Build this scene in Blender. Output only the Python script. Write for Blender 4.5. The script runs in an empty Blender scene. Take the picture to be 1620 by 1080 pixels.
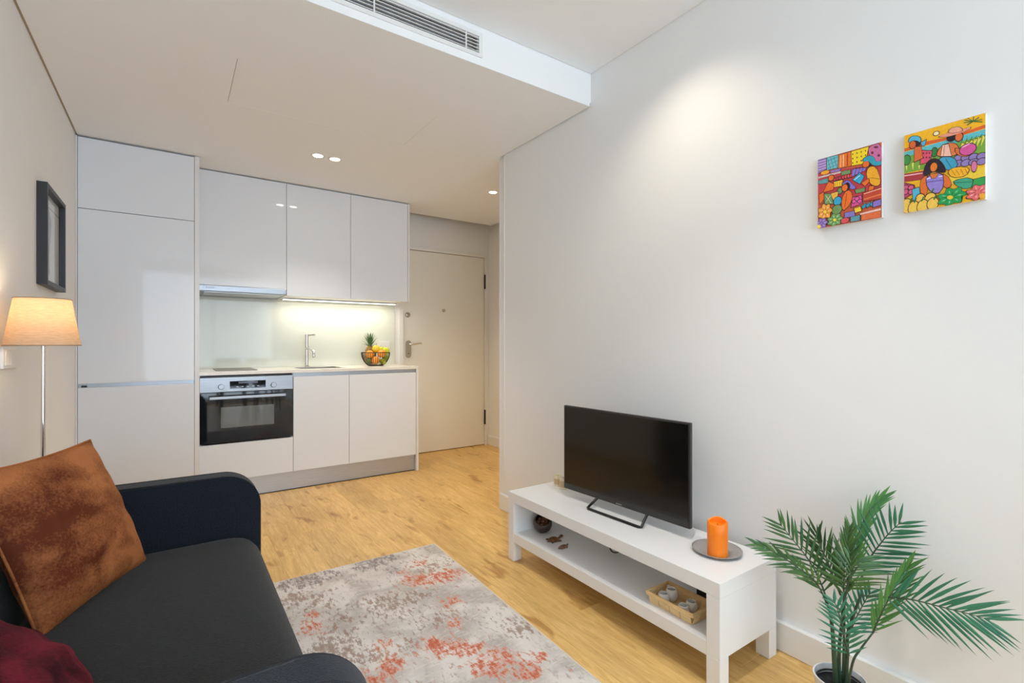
import bpy, bmesh, math, random
from mathutils import Vector, Matrix
random.seed(7)
SC = bpy.context.scene
COL = SC.collection
PI = math.pi

# ---------------------------------------------------------------- camera
cam_d = bpy.data.cameras.new('camera'); cam = bpy.data.objects.new('camera', cam_d); COL.objects.link(cam)
cam_d.sensor_width = 36.0; cam_d.lens = 776.14 / 1620 * 36
cam_d.shift_y = 2.5 / 1620
cam_d.clip_start = 0.02
H = 1.136; YAW = 0.6046
cam.location = (0, 0, H); cam.rotation_euler = (PI / 2, 0, -YAW)
SC.camera = cam
# ---------------------------------------------------------------- world, exposure
W = bpy.data.worlds.new('daylight'); SC.world = W; W.use_nodes = True
bgn = W.node_tree.nodes['Background']; bgn.inputs[0].default_value = (0.72, 0.86, 1.0, 1); bgn.inputs[1].default_value = 2.0
SC.view_settings.view_transform = 'Standard'; SC.view_settings.look = 'None'
SC.view_settings.gamma = 1.0; SC.view_settings.use_curve_mapping = False
SC.view_settings.exposure = 1.13
SC.cycles.max_bounces = 10; SC.cycles.diffuse_bounces = 7; SC.cycles.glossy_bounces = 4
SC.cycles.transmission_bounces = 6; SC.cycles.transparent_max_bounces = 8
SC.cycles.sample_clamp_indirect = 6.0; SC.cycles.caustics_reflective = False; SC.cycles.caustics_refractive = False

def light(name, kind, loc, power, color, rot=(0, 0, 0), **k):
    d = bpy.data.lights.new(name, kind); d.energy = power; d.color = color
    for a, b in k.items(): setattr(d, a, b)
    o = bpy.data.objects.new(name, d); COL.objects.link(o); o.location = loc; o.rotation_euler = rot
    return o
WARM = (1.0, 0.91, 0.81)
# daylight through the big window behind the viewer
light('window_daylight', 'AREA', (0.69, -2.52, 1.24), 22, (0.72, 0.86, 1.0), (PI / 2, 0, 0), shape='RECTANGLE', size=2.25, size_y=2.3)
FRONDS=[([(1.643,0.676,0.31),(1.634,0.694,0.389),(1.623,0.726,0.459),(1.601,0.766,0.519),(1.575,0.796,0.569)],0.105,0.22,13,50,0,0.15),([(1.619,0.668,0.333),(1.576,0.686,0.421),(1.512,0.718,0.479),(1.449,0.749,0.524),(1.396,0.774,0.551)],0.085,0.25,12,24,0.3,0.25),([(1.702,0.672,0.355),(1.704,0.695,0.407),(1.708,0.716,0.454),(1.698,0.735,0.501),(1.695,0.737,0.533)],0.1,0.15,11,34,0.5,0.1),([(1.638,0.631,0.402),(1.632,0.623,0.442),(1.641,0.616,0.472),(1.656,0.606,0.504)],0.11,0.05,12,62,0,0.3),([(1.705,0.645,0.414),(1.726,0.643,0.495),(1.753,0.637,0.564),(1.778,0.619,0.62),(1.794,0.596,0.66)],0.1,0.1,15,22,0.4,0.2),([(1.73,0.628,0.414),(1.743,0.607,0.485),(1.744,0.582,0.535),(1.745,0.557,0.579),(1.747,0.531,0.616)],0.115,0.1,13,58,0,0.1),([(1.66,0.603,0.396),(1.68,0.541,0.411),(1.686,0.488,0.425),(1.69,0.425,0.431),(1.702,0.368,0.433),(1.713,0.336,0.43)],0.125,0.2,15,48,0,0.12),([(1.666,0.575,0.297),(1.673,0.558,0.354),(1.684,0.538,0.416),(1.696,0.518,0.472),(1.706,0.498,0.516)],0.1,0.0,14,24,0.5,0.2),([(1.609,0.614,0.233),(1.599,0.621,0.279),(1.604,0.63,0.32),(1.603,0.643,0.361),(1.604,0.654,0.379)],0.075,0.0,11,60,0.3,0.15),([(1.697,0.651,0.231),(1.721,0.646,0.268),(1.753,0.637,0.311),(1.79,0.623,0.362)],0.085,0.1,10,52,0,0.25),([(1.656,0.643,0.345),(1.642,0.64,0.409),(1.644,0.638,0.48),(1.652,0.633,0.539),(1.654,0.632,0.581)],0.09,0.15,12,26,0.8,0.1)]
STEMS=[([(1.643,0.664,0.108),(1.641,0.665,0.189),(1.648,0.672,0.255),(1.643,0.676,0.31)],0.0085),([(1.677,0.665,0.094),(1.676,0.666,0.195),(1.682,0.661,0.28),(1.69,0.656,0.359),(1.705,0.645,0.414)],0.006),([(1.65,0.634,0.122),(1.65,0.634,0.208),(1.654,0.632,0.279),(1.672,0.607,0.391)],0.0065),([(1.619,0.619,0.157),(1.618,0.608,0.21),(1.637,0.595,0.25),(1.666,0.575,0.297)],0.004),([(1.69,0.656,0.094),(1.676,0.653,0.213),(1.656,0.643,0.345)],0.005),([(1.659,0.641,0.115),(1.639,0.63,0.208),(1.609,0.614,0.233)],0.003)]
RUST=[(1.133, 2.138, 0.044), (1.043, 2.336, 0.029), (1.026, 2.142, 0.038), (0.928, 2.182, 0.038), (0.928, 2.294, 0.022), (0.993, 1.915, 0.035), (0.461, 2.034, 0.034), (0.476, 2.141, 0.019), (0.649, 1.781, 0.025), (0.634, 1.65, 0.036), (0.935, 1.764, 0.027), (0.802, 1.675, 0.038), (0.886, 1.584, 0.042), (0.961, 1.469, 0.036), (0.966, 1.392, 0.047), (1.095, 1.392, 0.018), (0.87, 1.458, 0.023), (0.49, 1.665, 0.023), (1.017, 1.342, 0.019), (0.575, 1.62, 0.027)]
BROWN=[(0.756, 2.101, 0.04), (0.785, 1.991, 0.048), (0.852, 1.821, 0.027), (0.566, 2.019, 0.055), (0.489, 2.262, 0.059), (0.428, 2.328, 0.03), (0.489, 1.891, 0.051), (0.599, 1.735, 0.033), (0.895, 2.029, 0.035), (1.137, 1.606, 0.036), (0.733, 1.723, 0.034), (0.943, 1.799, 0.046), (0.488, 1.796, 0.04), (1.048, 2.24, 0.068), (1.132, 1.553, 0.027)]
DARK=[(0.435, 2.47, 0.042), (0.485, 2.475, 0.043), (0.557, 2.479, 0.043), (0.629, 2.472, 0.033), (0.861, 2.493, 0.047), (0.928, 2.479, 0.036), (0.91, 2.306, 0.045), (0.778, 2.456, 0.034)]
ART_A=[((205,95,60),0,[(0,1),(1,1),(1,0),(0,0)]),((196,60,70),0,[(0,0.827),(1,0.709),(1,0.262),(0,0.432)]),((150,120,190),1,[(0.003,0.993),(0.151,0.994),(0.151,0.842),(0.003,0.802)]),((215,195,225),0,[(0.007,0.963),(0.004,0.972),(0.147,0.971),(0.149,0.962)]),((215,195,225),0,[(0.007,0.924),(0.004,0.933),(0.147,0.934),(0.149,0.926)]),((215,195,225),0,[(0.007,0.884),(0.004,0.893),(0.147,0.898),(0.15,0.889)]),((215,195,225),0,[(0.007,0.845),(0.004,0.854),(0.147,0.861),(0.15,0.853)]),((110,190,200),1,[(0.151,0.994),(0.353,0.987),(0.34,0.812),(0.151,0.817)]),((60,110,130),0,[(0.154,0.992),(0.161,0.992),(0.215,0.822),(0.208,0.822)]),((60,110,130),0,[(0.208,0.989),(0.215,0.989),(0.269,0.82),(0.262,0.82)]),((60,110,130),0,[(0.262,0.985),(0.269,0.986),(0.323,0.818),(0.316,0.817)]),((60,110,130),0,[(0.338,0.97),(0.341,0.964),(0.159,0.94),(0.156,0.947)]),((60,110,130),0,[(0.338,0.916),(0.341,0.91),(0.159,0.886),(0.156,0.892)]),((60,110,130),0,[(0.338,0.862),(0.341,0.856),(0.159,0.831),(0.156,0.837)]),((235,120,30),1,[(0.353,0.987),(0.549,0.983),(0.549,0.79),(0.34,0.8)]),((250,220,170),0,[(0.378,0.97),(0.387,0.967),(0.382,0.808),(0.373,0.811)]),((250,220,170),0,[(0.417,0.972),(0.429,0.969),(0.429,0.804),(0.417,0.807)]),((190,60,30),0,[(0.477,0.976),(0.499,0.971),(0.496,0.801),(0.474,0.806)]),((250,215,30),1,[(0.549,0.983),(0.811,0.986),(0.757,0.77),(0.555,0.789)]),((110,60,30),0,[(0.582,0.94),(0.579,0.933),(0.571,0.931),(0.564,0.936),(0.561,0.945),(0.564,0.953),(0.571,0.954),(0.579,0.949)]),((110,60,30),0,[(0.647,0.939),(0.644,0.932),(0.636,0.93),(0.628,0.935),(0.625,0.944),(0.628,0.952),(0.636,0.953),(0.644,0.948)]),((110,60,30),0,[(0.712,0.939),(0.708,0.931),(0.701,0.93),(0.693,0.935),(0.69,0.944),(0.693,0.951),(0.701,0.953),(0.708,0.948)]),((110,60,30),0,[(0.776,0.938),(0.773,0.931),(0.765,0.929),(0.758,0.934),(0.755,0.943),(0.758,0.95),(0.765,0.952),(0.773,0.947)]),((110,60,30),0,[(0.582,0.88),(0.579,0.872),(0.571,0.87),(0.564,0.875),(0.561,0.884),(0.564,0.892),(0.571,0.894),(0.579,0.889)]),((110,60,30),0,[(0.647,0.879),(0.644,0.872),(0.636,0.87),(0.628,0.875),(0.625,0.884),(0.628,0.892),(0.636,0.893),(0.644,0.888)]),((110,60,30),0,[(0.712,0.879),(0.708,0.872),(0.701,0.87),(0.693,0.875),(0.69,0.884),(0.693,0.891),(0.701,0.893),(0.708,0.888)]),((110,60,30),0,[(0.776,0.879),(0.773,0.871),(0.765,0.87),(0.758,0.875),(0.755,0.883),(0.758,0.891),(0.765,0.892),(0.773,0.887)]),((110,60,30),0,[(0.582,0.819),(0.579,0.812),(0.571,0.81),(0.564,0.815),(0.561,0.824),(0.564,0.831),(0.571,0.833),(0.579,0.828)]),((110,60,30),0,[(0.647,0.819),(0.644,0.812),(0.636,0.81),(0.628,0.815),(0.625,0.824),(0.628,0.831),(0.636,0.833),(0.644,0.828)]),((110,60,30),0,[(0.712,0.819),(0.708,0.812),(0.701,0.81),(0.693,0.815),(0.69,0.824),(0.693,0.831),(0.701,0.833),(0.708,0.828)]),((110,60,30),0,[(0.776,0.819),(0.773,0.812),(0.765,0.81),(0.758,0.815),(0.755,0.824),(0.758,0.831),(0.765,0.833),(0.773,0.828)]),((205,110,160),1,[(0.811,0.986),(1,0.994),(1,0.721),(0.892,0.776),(0.811,0.884)]),((110,30,60),0,[(0.954,0.943),(0.944,0.934),(0.919,0.935),(0.894,0.945),(0.884,0.958),(0.894,0.967),(0.919,0.966),(0.944,0.956)]),((110,30,60),0,[(0.887,0.884),(0.88,0.871),(0.865,0.869),(0.85,0.878),(0.844,0.894),(0.85,0.907),(0.865,0.909),(0.88,0.9)]),((110,30,60),0,[(0.981,0.825),(0.975,0.814),(0.96,0.812),(0.944,0.82),(0.938,0.834),(0.944,0.845),(0.96,0.848),(0.975,0.839)]),((210,190,185),1,[(0.003,0.752),(0.394,0.75),(0.394,0.726),(0.003,0.725)]),((245,165,40),1,[(0.198,0.787),(0.191,0.775),(0.17,0.765),(0.14,0.76),(0.107,0.761),(0.078,0.768),(0.057,0.778),(0.05,0.791),(0.057,0.804),(0.078,0.814),(0.107,0.818),(0.14,0.817),(0.17,0.811),(0.191,0.8)]),((150,120,190),1,[(0.205,0.793),(0.38,0.791),(0.367,0.756),(0.218,0.764)]),((90,160,160),1,[(0.003,0.691),(0.191,0.7),(0.164,0.632),(0.016,0.645)]),((120,150,100),1,[(0.394,0.741),(0.535,0.735),(0.528,0.678),(0.394,0.687)]),((225,60,80),1,[(0.443,0.658),(0.441,0.648),(0.435,0.64),(0.426,0.635),(0.415,0.635),(0.406,0.64),(0.4,0.648),(0.398,0.658),(0.4,0.669),(0.406,0.677),(0.415,0.681),(0.426,0.681),(0.435,0.676),(0.441,0.668)]),((225,70,80),1,[(0.487,0.656),(0.484,0.646),(0.478,0.638),(0.469,0.634),(0.459,0.634),(0.449,0.638),(0.443,0.647),(0.441,0.657),(0.443,0.667),(0.449,0.675),(0.459,0.68),(0.469,0.679),(0.478,0.675),(0.484,0.666)]),((225,80,80),1,[(0.53,0.655),(0.527,0.645),(0.521,0.636),(0.512,0.632),(0.502,0.632),(0.492,0.637),(0.486,0.645),(0.484,0.655),(0.486,0.665),(0.492,0.673),(0.502,0.678),(0.512,0.678),(0.521,0.673),(0.527,0.665)]),((225,60,80),1,[(0.573,0.653),(0.571,0.643),(0.564,0.635),(0.555,0.631),(0.545,0.631),(0.536,0.635),(0.529,0.643),(0.527,0.654),(0.529,0.664),(0.536,0.672),(0.545,0.676),(0.555,0.676),(0.564,0.671),(0.571,0.663)]),((200,60,90),1,[(0.306,0.656),(0.304,0.648),(0.298,0.642),(0.29,0.638),(0.281,0.638),(0.273,0.642),(0.268,0.648),(0.265,0.656),(0.268,0.664),(0.273,0.67),(0.281,0.673),(0.29,0.673),(0.298,0.67),(0.304,0.663)]),((200,60,90),1,[(0.346,0.656),(0.344,0.648),(0.339,0.642),(0.331,0.638),(0.322,0.639),(0.314,0.642),(0.308,0.648),(0.306,0.656),(0.308,0.664),(0.314,0.67),(0.322,0.673),(0.331,0.673),(0.339,0.67),(0.344,0.663)]),((200,60,90),1,[(0.387,0.656),(0.385,0.648),(0.379,0.642),(0.371,0.639),(0.362,0.639),(0.354,0.642),(0.348,0.649),(0.346,0.656),(0.348,0.664),(0.354,0.67),(0.362,0.674),(0.371,0.673),(0.379,0.67),(0.385,0.664)]),((140,115,205),1,[(0.569,0.728),(0.623,0.734),(0.596,0.641),(0.555,0.637)]),((140,115,205),1,[(0.623,0.724),(0.677,0.728),(0.65,0.651),(0.609,0.647)]),((140,115,205),1,[(0.677,0.72),(0.73,0.721),(0.704,0.661),(0.663,0.658)]),((140,115,205),1,[(0.73,0.716),(0.784,0.715),(0.757,0.671),(0.717,0.668)]),((250,200,40),1,[(0.272,0.623),(0.414,0.62),(0.4,0.544),(0.272,0.548)]),((150,70,30),0,[(0.299,0.612),(0.305,0.61),(0.297,0.557),(0.29,0.559)]),((150,70,30),0,[(0.331,0.61),(0.338,0.608),(0.329,0.556),(0.323,0.558)]),((150,70,30),0,[(0.363,0.608),(0.37,0.606),(0.362,0.554),(0.355,0.556)]),((150,70,30),0,[(0.396,0.607),(0.402,0.605),(0.394,0.553),(0.387,0.555)]),((45,165,205),1,[(0.569,0.588),(0.677,0.66),(0.747,0.6),(0.683,0.509)]),((190,230,240),0,[(0.599,0.578),(0.592,0.587),(0.68,0.628),(0.687,0.619)]),((236,112,28),1,[(0.178,0.642),(0.272,0.593),(0.259,0.515),(0.094,0.51)]),((236,112,28),1,[(0.268,0.689),(0.264,0.673),(0.252,0.659),(0.235,0.652),(0.215,0.653),(0.198,0.66),(0.186,0.674),(0.182,0.691),(0.186,0.707),(0.198,0.721),(0.215,0.728),(0.235,0.727),(0.252,0.72),(0.264,0.706)]),((110,150,90),1,[(0.609,0.441),(0.757,0.444),(0.757,0.392),(0.623,0.392)]),((240,170,35),1,[(0.811,0.713),(0.919,0.692),(0.987,0.511),(0.973,0.424),(0.865,0.442),(0.771,0.607)]),((236,112,28),1,[(0.704,0.516),(0.811,0.554),(0.825,0.517),(0.757,0.461)]),((236,112,28),1,[(0.825,0.449),(0.892,0.437),(0.865,0.34),(0.798,0.328)]),((120,60,20),0,[(0.824,0.56),(0.825,0.565),(0.974,0.516),(0.972,0.511)]),((60,30,30),1,[(0.865,0.761),(0.861,0.741),(0.85,0.725),(0.834,0.717),(0.816,0.717),(0.8,0.726),(0.788,0.742),(0.784,0.762),(0.788,0.782),(0.8,0.798),(0.816,0.806),(0.834,0.806),(0.85,0.796),(0.861,0.78)]),((236,112,28),1,[(0.822,0.754),(0.817,0.736),(0.804,0.722),(0.784,0.715),(0.763,0.715),(0.743,0.723),(0.73,0.738),(0.725,0.756),(0.73,0.774),(0.743,0.788),(0.763,0.795),(0.784,0.795),(0.804,0.786),(0.817,0.772)]),((45,160,185),1,[(0.724,0.834),(0.811,0.867),(0.892,0.827),(0.919,0.748),(1,0.754),(1,0.687),(0.879,0.711),(0.811,0.795),(0.744,0.793)]),((200,70,50),1,[(0.73,0.374),(1,0.402),(1,0.251),(0.73,0.259)]),((240,190,160),0,[(0.746,0.355),(0.742,0.365),(0.998,0.39),(1,0.381)]),((235,130,60),0,[(0.747,0.278),(0.741,0.294),(0.997,0.315),(1,0.299)]),((110,150,90),1,[(0.41,0.479),(0.406,0.461),(0.394,0.447),(0.378,0.439),(0.36,0.439),(0.344,0.447),(0.333,0.461),(0.329,0.478),(0.333,0.496),(0.344,0.51),(0.36,0.518),(0.378,0.518),(0.394,0.51),(0.406,0.496)]),((115,150,95),1,[(0.111,0.485),(0.218,0.465),(0.265,0.312),(0.117,0.337)]),((215,220,190),0,[(0.135,0.454),(0.14,0.457),(0.228,0.332),(0.222,0.329)]),((215,220,190),0,[(0.216,0.443),(0.221,0.438),(0.14,0.356),(0.135,0.36)]),((240,180,70),1,[(0.218,0.465),(0.34,0.472),(0.326,0.373),(0.265,0.36)]),((45,165,210),1,[(0.395,0.34),(0.389,0.314),(0.372,0.293),(0.347,0.281),(0.319,0.28),(0.294,0.291),(0.277,0.311),(0.271,0.337),(0.277,0.363),(0.294,0.385),(0.319,0.396),(0.347,0.397),(0.372,0.386),(0.389,0.365)]),((220,80,150),1,[(0.569,0.343),(0.704,0.346),(0.72,0.238),(0.549,0.212)]),((230,90,165),1,[(0.625,0.287),(0.622,0.277),(0.614,0.269),(0.602,0.264),(0.589,0.264),(0.577,0.268),(0.569,0.276),(0.566,0.286),(0.569,0.296),(0.577,0.304),(0.589,0.309),(0.602,0.309),(0.614,0.305),(0.622,0.297)]),((230,90,165),1,[(0.668,0.315),(0.666,0.305),(0.657,0.297),(0.645,0.292),(0.632,0.291),(0.62,0.296),(0.612,0.304),(0.609,0.314),(0.612,0.324),(0.62,0.332),(0.632,0.337),(0.645,0.337),(0.657,0.333),(0.666,0.325)]),((230,90,165),1,[(0.712,0.273),(0.709,0.263),(0.7,0.255),(0.689,0.25),(0.675,0.25),(0.663,0.254),(0.655,0.262),(0.652,0.272),(0.655,0.282),(0.663,0.29),(0.675,0.295),(0.689,0.295),(0.7,0.291),(0.709,0.283)]),((125,115,212),1,[(0.407,0.572),(0.488,0.606),(0.555,0.544),(0.636,0.459),(0.542,0.462),(0.504,0.53),(0.42,0.536)]),((40,20,30),1,[(0.523,0.511),(0.519,0.489),(0.508,0.472),(0.491,0.463),(0.473,0.462),(0.457,0.472),(0.446,0.489),(0.442,0.511),(0.446,0.532),(0.457,0.549),(0.473,0.559),(0.491,0.559),(0.508,0.549),(0.519,0.532)]),((236,112,28),1,[(0.488,0.474),(0.575,0.4),(0.542,0.266),(0.407,0.167),(0.396,0.361)]),((130,40,20),0,[(0.477,0.418),(0.485,0.416),(0.451,0.233),(0.443,0.235)]),((236,112,28),1,[(0.492,0.503),(0.488,0.483),(0.475,0.466),(0.457,0.457),(0.438,0.457),(0.42,0.466),(0.407,0.482),(0.403,0.503),(0.407,0.523),(0.42,0.54),(0.438,0.549),(0.457,0.549),(0.475,0.54),(0.488,0.523)]),((236,112,28),1,[(0.023,0.489),(0.1,0.511),(0.105,0.413),(0.04,0.345)]),((45,150,185),1,[(0.71,0.193),(0.771,0.23),(0.784,0.182),(0.73,0.162)]),((45,150,185),1,[(0.771,0.198),(0.832,0.234),(0.845,0.187),(0.791,0.166)]),((45,150,185),1,[(0.832,0.203),(0.892,0.239),(0.906,0.191),(0.852,0.171)]),((140,115,200),1,[(0.879,0.225),(0.993,0.241),(0.993,0.163),(0.879,0.155)]),((130,120,195),1,[(0.447,0.152),(0.596,0.153),(0.609,0.081),(0.447,0.087)]),((245,205,50),1,[(0.596,0.188),(0.69,0.196),(0.706,0.137),(0.609,0.125)]),((240,190,180),1,[(0.683,0.105),(0.993,0.124),(0.993,0.094),(0.683,0.077)]),((225,110,60),1,[(0.704,0.079),(0.993,0.09),(0.993,0.001),(0.704,0.005)]),((90,150,160),1,[(0.542,0.079),(0.683,0.082),(0.683,0.013),(0.542,0.011)]),((220,80,90),1,[(0.515,0.049),(0.508,0.033),(0.489,0.02),(0.462,0.012),(0.432,0.01),(0.405,0.016),(0.387,0.027),(0.38,0.042),(0.387,0.058),(0.405,0.071),(0.432,0.079),(0.462,0.081),(0.489,0.075),(0.508,0.064)]),((110,150,90),1,[(0.4,0.221),(0.392,0.193),(0.37,0.169),(0.337,0.156),(0.301,0.154),(0.269,0.166),(0.247,0.188),(0.239,0.216),(0.247,0.245),(0.269,0.269),(0.301,0.283),(0.337,0.283),(0.37,0.272),(0.392,0.249)]),((245,165,60),1,[(0.248,0.226),(0.237,0.21),(0.216,0.201),(0.204,0.191),(0.206,0.171),(0.208,0.144),(0.196,0.128),(0.174,0.131),(0.153,0.14),(0.138,0.137),(0.124,0.119),(0.105,0.105),(0.087,0.11),(0.077,0.13),(0.071,0.147),(0.057,0.153),(0.033,0.155),(0.014,0.166),(0.013,0.185),(0.026,0.202),(0.035,0.216),(0.026,0.233),(0.013,0.257),(0.014,0.278),(0.033,0.286),(0.057,0.285),(0.071,0.291),(0.077,0.313),(0.087,0.336),(0.105,0.342),(0.124,0.329),(0.138,0.313),(0.153,0.312),(0.174,0.321),(0.196,0.322),(0.208,0.308),(0.206,0.287),(0.204,0.27),(0.216,0.259),(0.237,0.245)]),((110,74,27),0,[(0.145,0.207),(0.148,0.213),(0.213,0.184)]),((249,209,157),0,[(0.167,0.225),(0.192,0.218),(0.217,0.226),(0.192,0.232)]),((110,74,27),0,[(0.126,0.199),(0.133,0.199),(0.146,0.129)]),((249,209,157),0,[(0.151,0.191),(0.16,0.169),(0.182,0.154),(0.173,0.176)]),((110,74,27),0,[(0.105,0.21),(0.112,0.205),(0.062,0.146)]),((249,209,157),0,[(0.114,0.182),(0.101,0.161),(0.103,0.134),(0.117,0.155)]),((110,74,27),0,[(0.099,0.232),(0.099,0.224),(0.025,0.222)]),((249,209,157),0,[(0.085,0.205),(0.059,0.201),(0.04,0.182),(0.066,0.186)]),((110,74,27),0,[(0.112,0.247),(0.105,0.244),(0.062,0.3)]),((249,209,157),0,[(0.085,0.242),(0.066,0.258),(0.04,0.262),(0.059,0.246)]),((110,74,27),0,[(0.133,0.245),(0.126,0.248),(0.146,0.319)]),((249,209,157),0,[(0.114,0.265),(0.117,0.289),(0.103,0.313),(0.101,0.289)]),((110,74,27),0,[(0.148,0.227),(0.145,0.234),(0.213,0.267)]),((249,209,157),0,[(0.151,0.258),(0.173,0.271),(0.182,0.296),(0.16,0.282)]),((250,215,60),0,[(0.151,0.22),(0.143,0.204),(0.124,0.2),(0.105,0.21),(0.097,0.228),(0.105,0.244),(0.124,0.248),(0.143,0.238)]),((112,165,95),1,[(0.42,0.084),(0.409,0.072),(0.386,0.066),(0.373,0.058),(0.376,0.042),(0.378,0.021),(0.366,0.008),(0.341,0.01),(0.319,0.017),(0.304,0.014),(0.288,0),(0.268,0),(0.249,0),(0.238,0.007),(0.232,0.019),(0.217,0.023),(0.192,0.025),(0.171,0.033),(0.17,0.047),(0.185,0.06),(0.193,0.07),(0.185,0.084),(0.17,0.103),(0.171,0.119),(0.192,0.125),(0.217,0.124),(0.232,0.13),(0.238,0.147),(0.249,0.165),(0.268,0.17),(0.288,0.16),(0.304,0.149),(0.319,0.149),(0.341,0.156),(0.366,0.157),(0.378,0.146),(0.376,0.131),(0.373,0.119),(0.386,0.11),(0.409,0.099)]),((50,74,42),0,[(0.31,0.066),(0.314,0.072),(0.384,0.051)]),((183,209,174),0,[(0.335,0.082),(0.361,0.075),(0.387,0.083),(0.361,0.09)]),((50,74,42),0,[(0.29,0.061),(0.298,0.061),(0.312,0.008)]),((183,209,174),0,[(0.317,0.055),(0.327,0.038),(0.35,0.028),(0.34,0.045)]),((50,74,42),0,[(0.269,0.071),(0.275,0.065),(0.223,0.019)]),((183,209,174),0,[(0.278,0.048),(0.264,0.032),(0.266,0.011),(0.28,0.027)]),((50,74,42),0,[(0.262,0.088),(0.262,0.08),(0.183,0.077)]),((183,209,174),0,[(0.247,0.064),(0.219,0.063),(0.199,0.047),(0.226,0.049)]),((50,74,42),0,[(0.275,0.099),(0.269,0.095),(0.223,0.137)]),((183,209,174),0,[(0.247,0.093),(0.226,0.106),(0.199,0.108),(0.219,0.094)]),((50,74,42),0,[(0.298,0.096),(0.29,0.099),(0.312,0.154)]),((183,209,174),0,[(0.278,0.112),(0.28,0.13),(0.266,0.148),(0.264,0.129)]),((50,74,42),0,[(0.314,0.081),(0.31,0.088),(0.384,0.115)]),((183,209,174),0,[(0.317,0.107),(0.34,0.116),(0.35,0.137),(0.327,0.127)]),((250,220,50),0,[(0.318,0.076),(0.309,0.062),(0.288,0.059),(0.267,0.068),(0.259,0.084),(0.267,0.098),(0.288,0.102),(0.309,0.092)]),((142,112,195),1,[(0.173,0.068),(0.163,0.057),(0.145,0.051),(0.135,0.045),(0.137,0.031),(0.139,0.013),(0.129,0.002),(0.109,0.003),(0.092,0.009),(0.079,0.007),(0.067,0),(0.051,0),(0.036,0),(0.027,0.001),(0.022,0.012),(0.011,0.015),(0,0.017),(0,0.024),(0,0.036),(0,0.047),(0,0.056),(0,0.067),(0,0.084),(0,0.098),(0,0.103),(0.011,0.103),(0.022,0.107),(0.027,0.122),(0.036,0.138),(0.051,0.142),(0.067,0.134),(0.079,0.124),(0.092,0.124),(0.109,0.13),(0.129,0.131),(0.139,0.121),(0.137,0.108),(0.135,0.097),(0.145,0.09),(0.163,0.08)]),((63,50,87),0,[(0.085,0.051),(0.088,0.057),(0.143,0.039)]),((198,183,224),0,[(0.104,0.065),(0.125,0.059),(0.146,0.067),(0.125,0.073)]),((63,50,87),0,[(0.068,0.047),(0.076,0.048),(0.086,0.002)]),((198,183,224),0,[(0.09,0.043),(0.097,0.027),(0.117,0.019),(0.11,0.034)]),((63,50,87),0,[(0.051,0.056),(0.057,0.051),(0.015,0.011)]),((198,183,224),0,[(0.059,0.036),(0.047,0.023),(0.05,0.004),(0.062,0.017)]),((63,50,87),0,[(0.046,0.071),(0.046,0.063),(0,0.061)]),((198,183,224),0,[(0.034,0.051),(0.012,0.05),(0,0.035),(0.019,0.036)]),((63,50,87),0,[(0.057,0.08),(0.051,0.077),(0.015,0.113)]),((198,183,224),0,[(0.034,0.075),(0.019,0.088),(0,0.088),(0.012,0.076)]),((63,50,87),0,[(0.076,0.078),(0.068,0.081),(0.086,0.128)]),((198,183,224),0,[(0.059,0.091),(0.062,0.107),(0.05,0.123),(0.047,0.107)]),((63,50,87),0,[(0.088,0.065),(0.085,0.072),(0.143,0.094)]),((198,183,224),0,[(0.09,0.087),(0.11,0.094),(0.117,0.113),(0.097,0.105)]),((250,215,60),0,[(0.057,0.023),(0.047,0.005),(0.023,0.0),(0,0.012),(0,0.032),(0,0.05),(0.023,0.055),(0.047,0.043)])]
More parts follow.
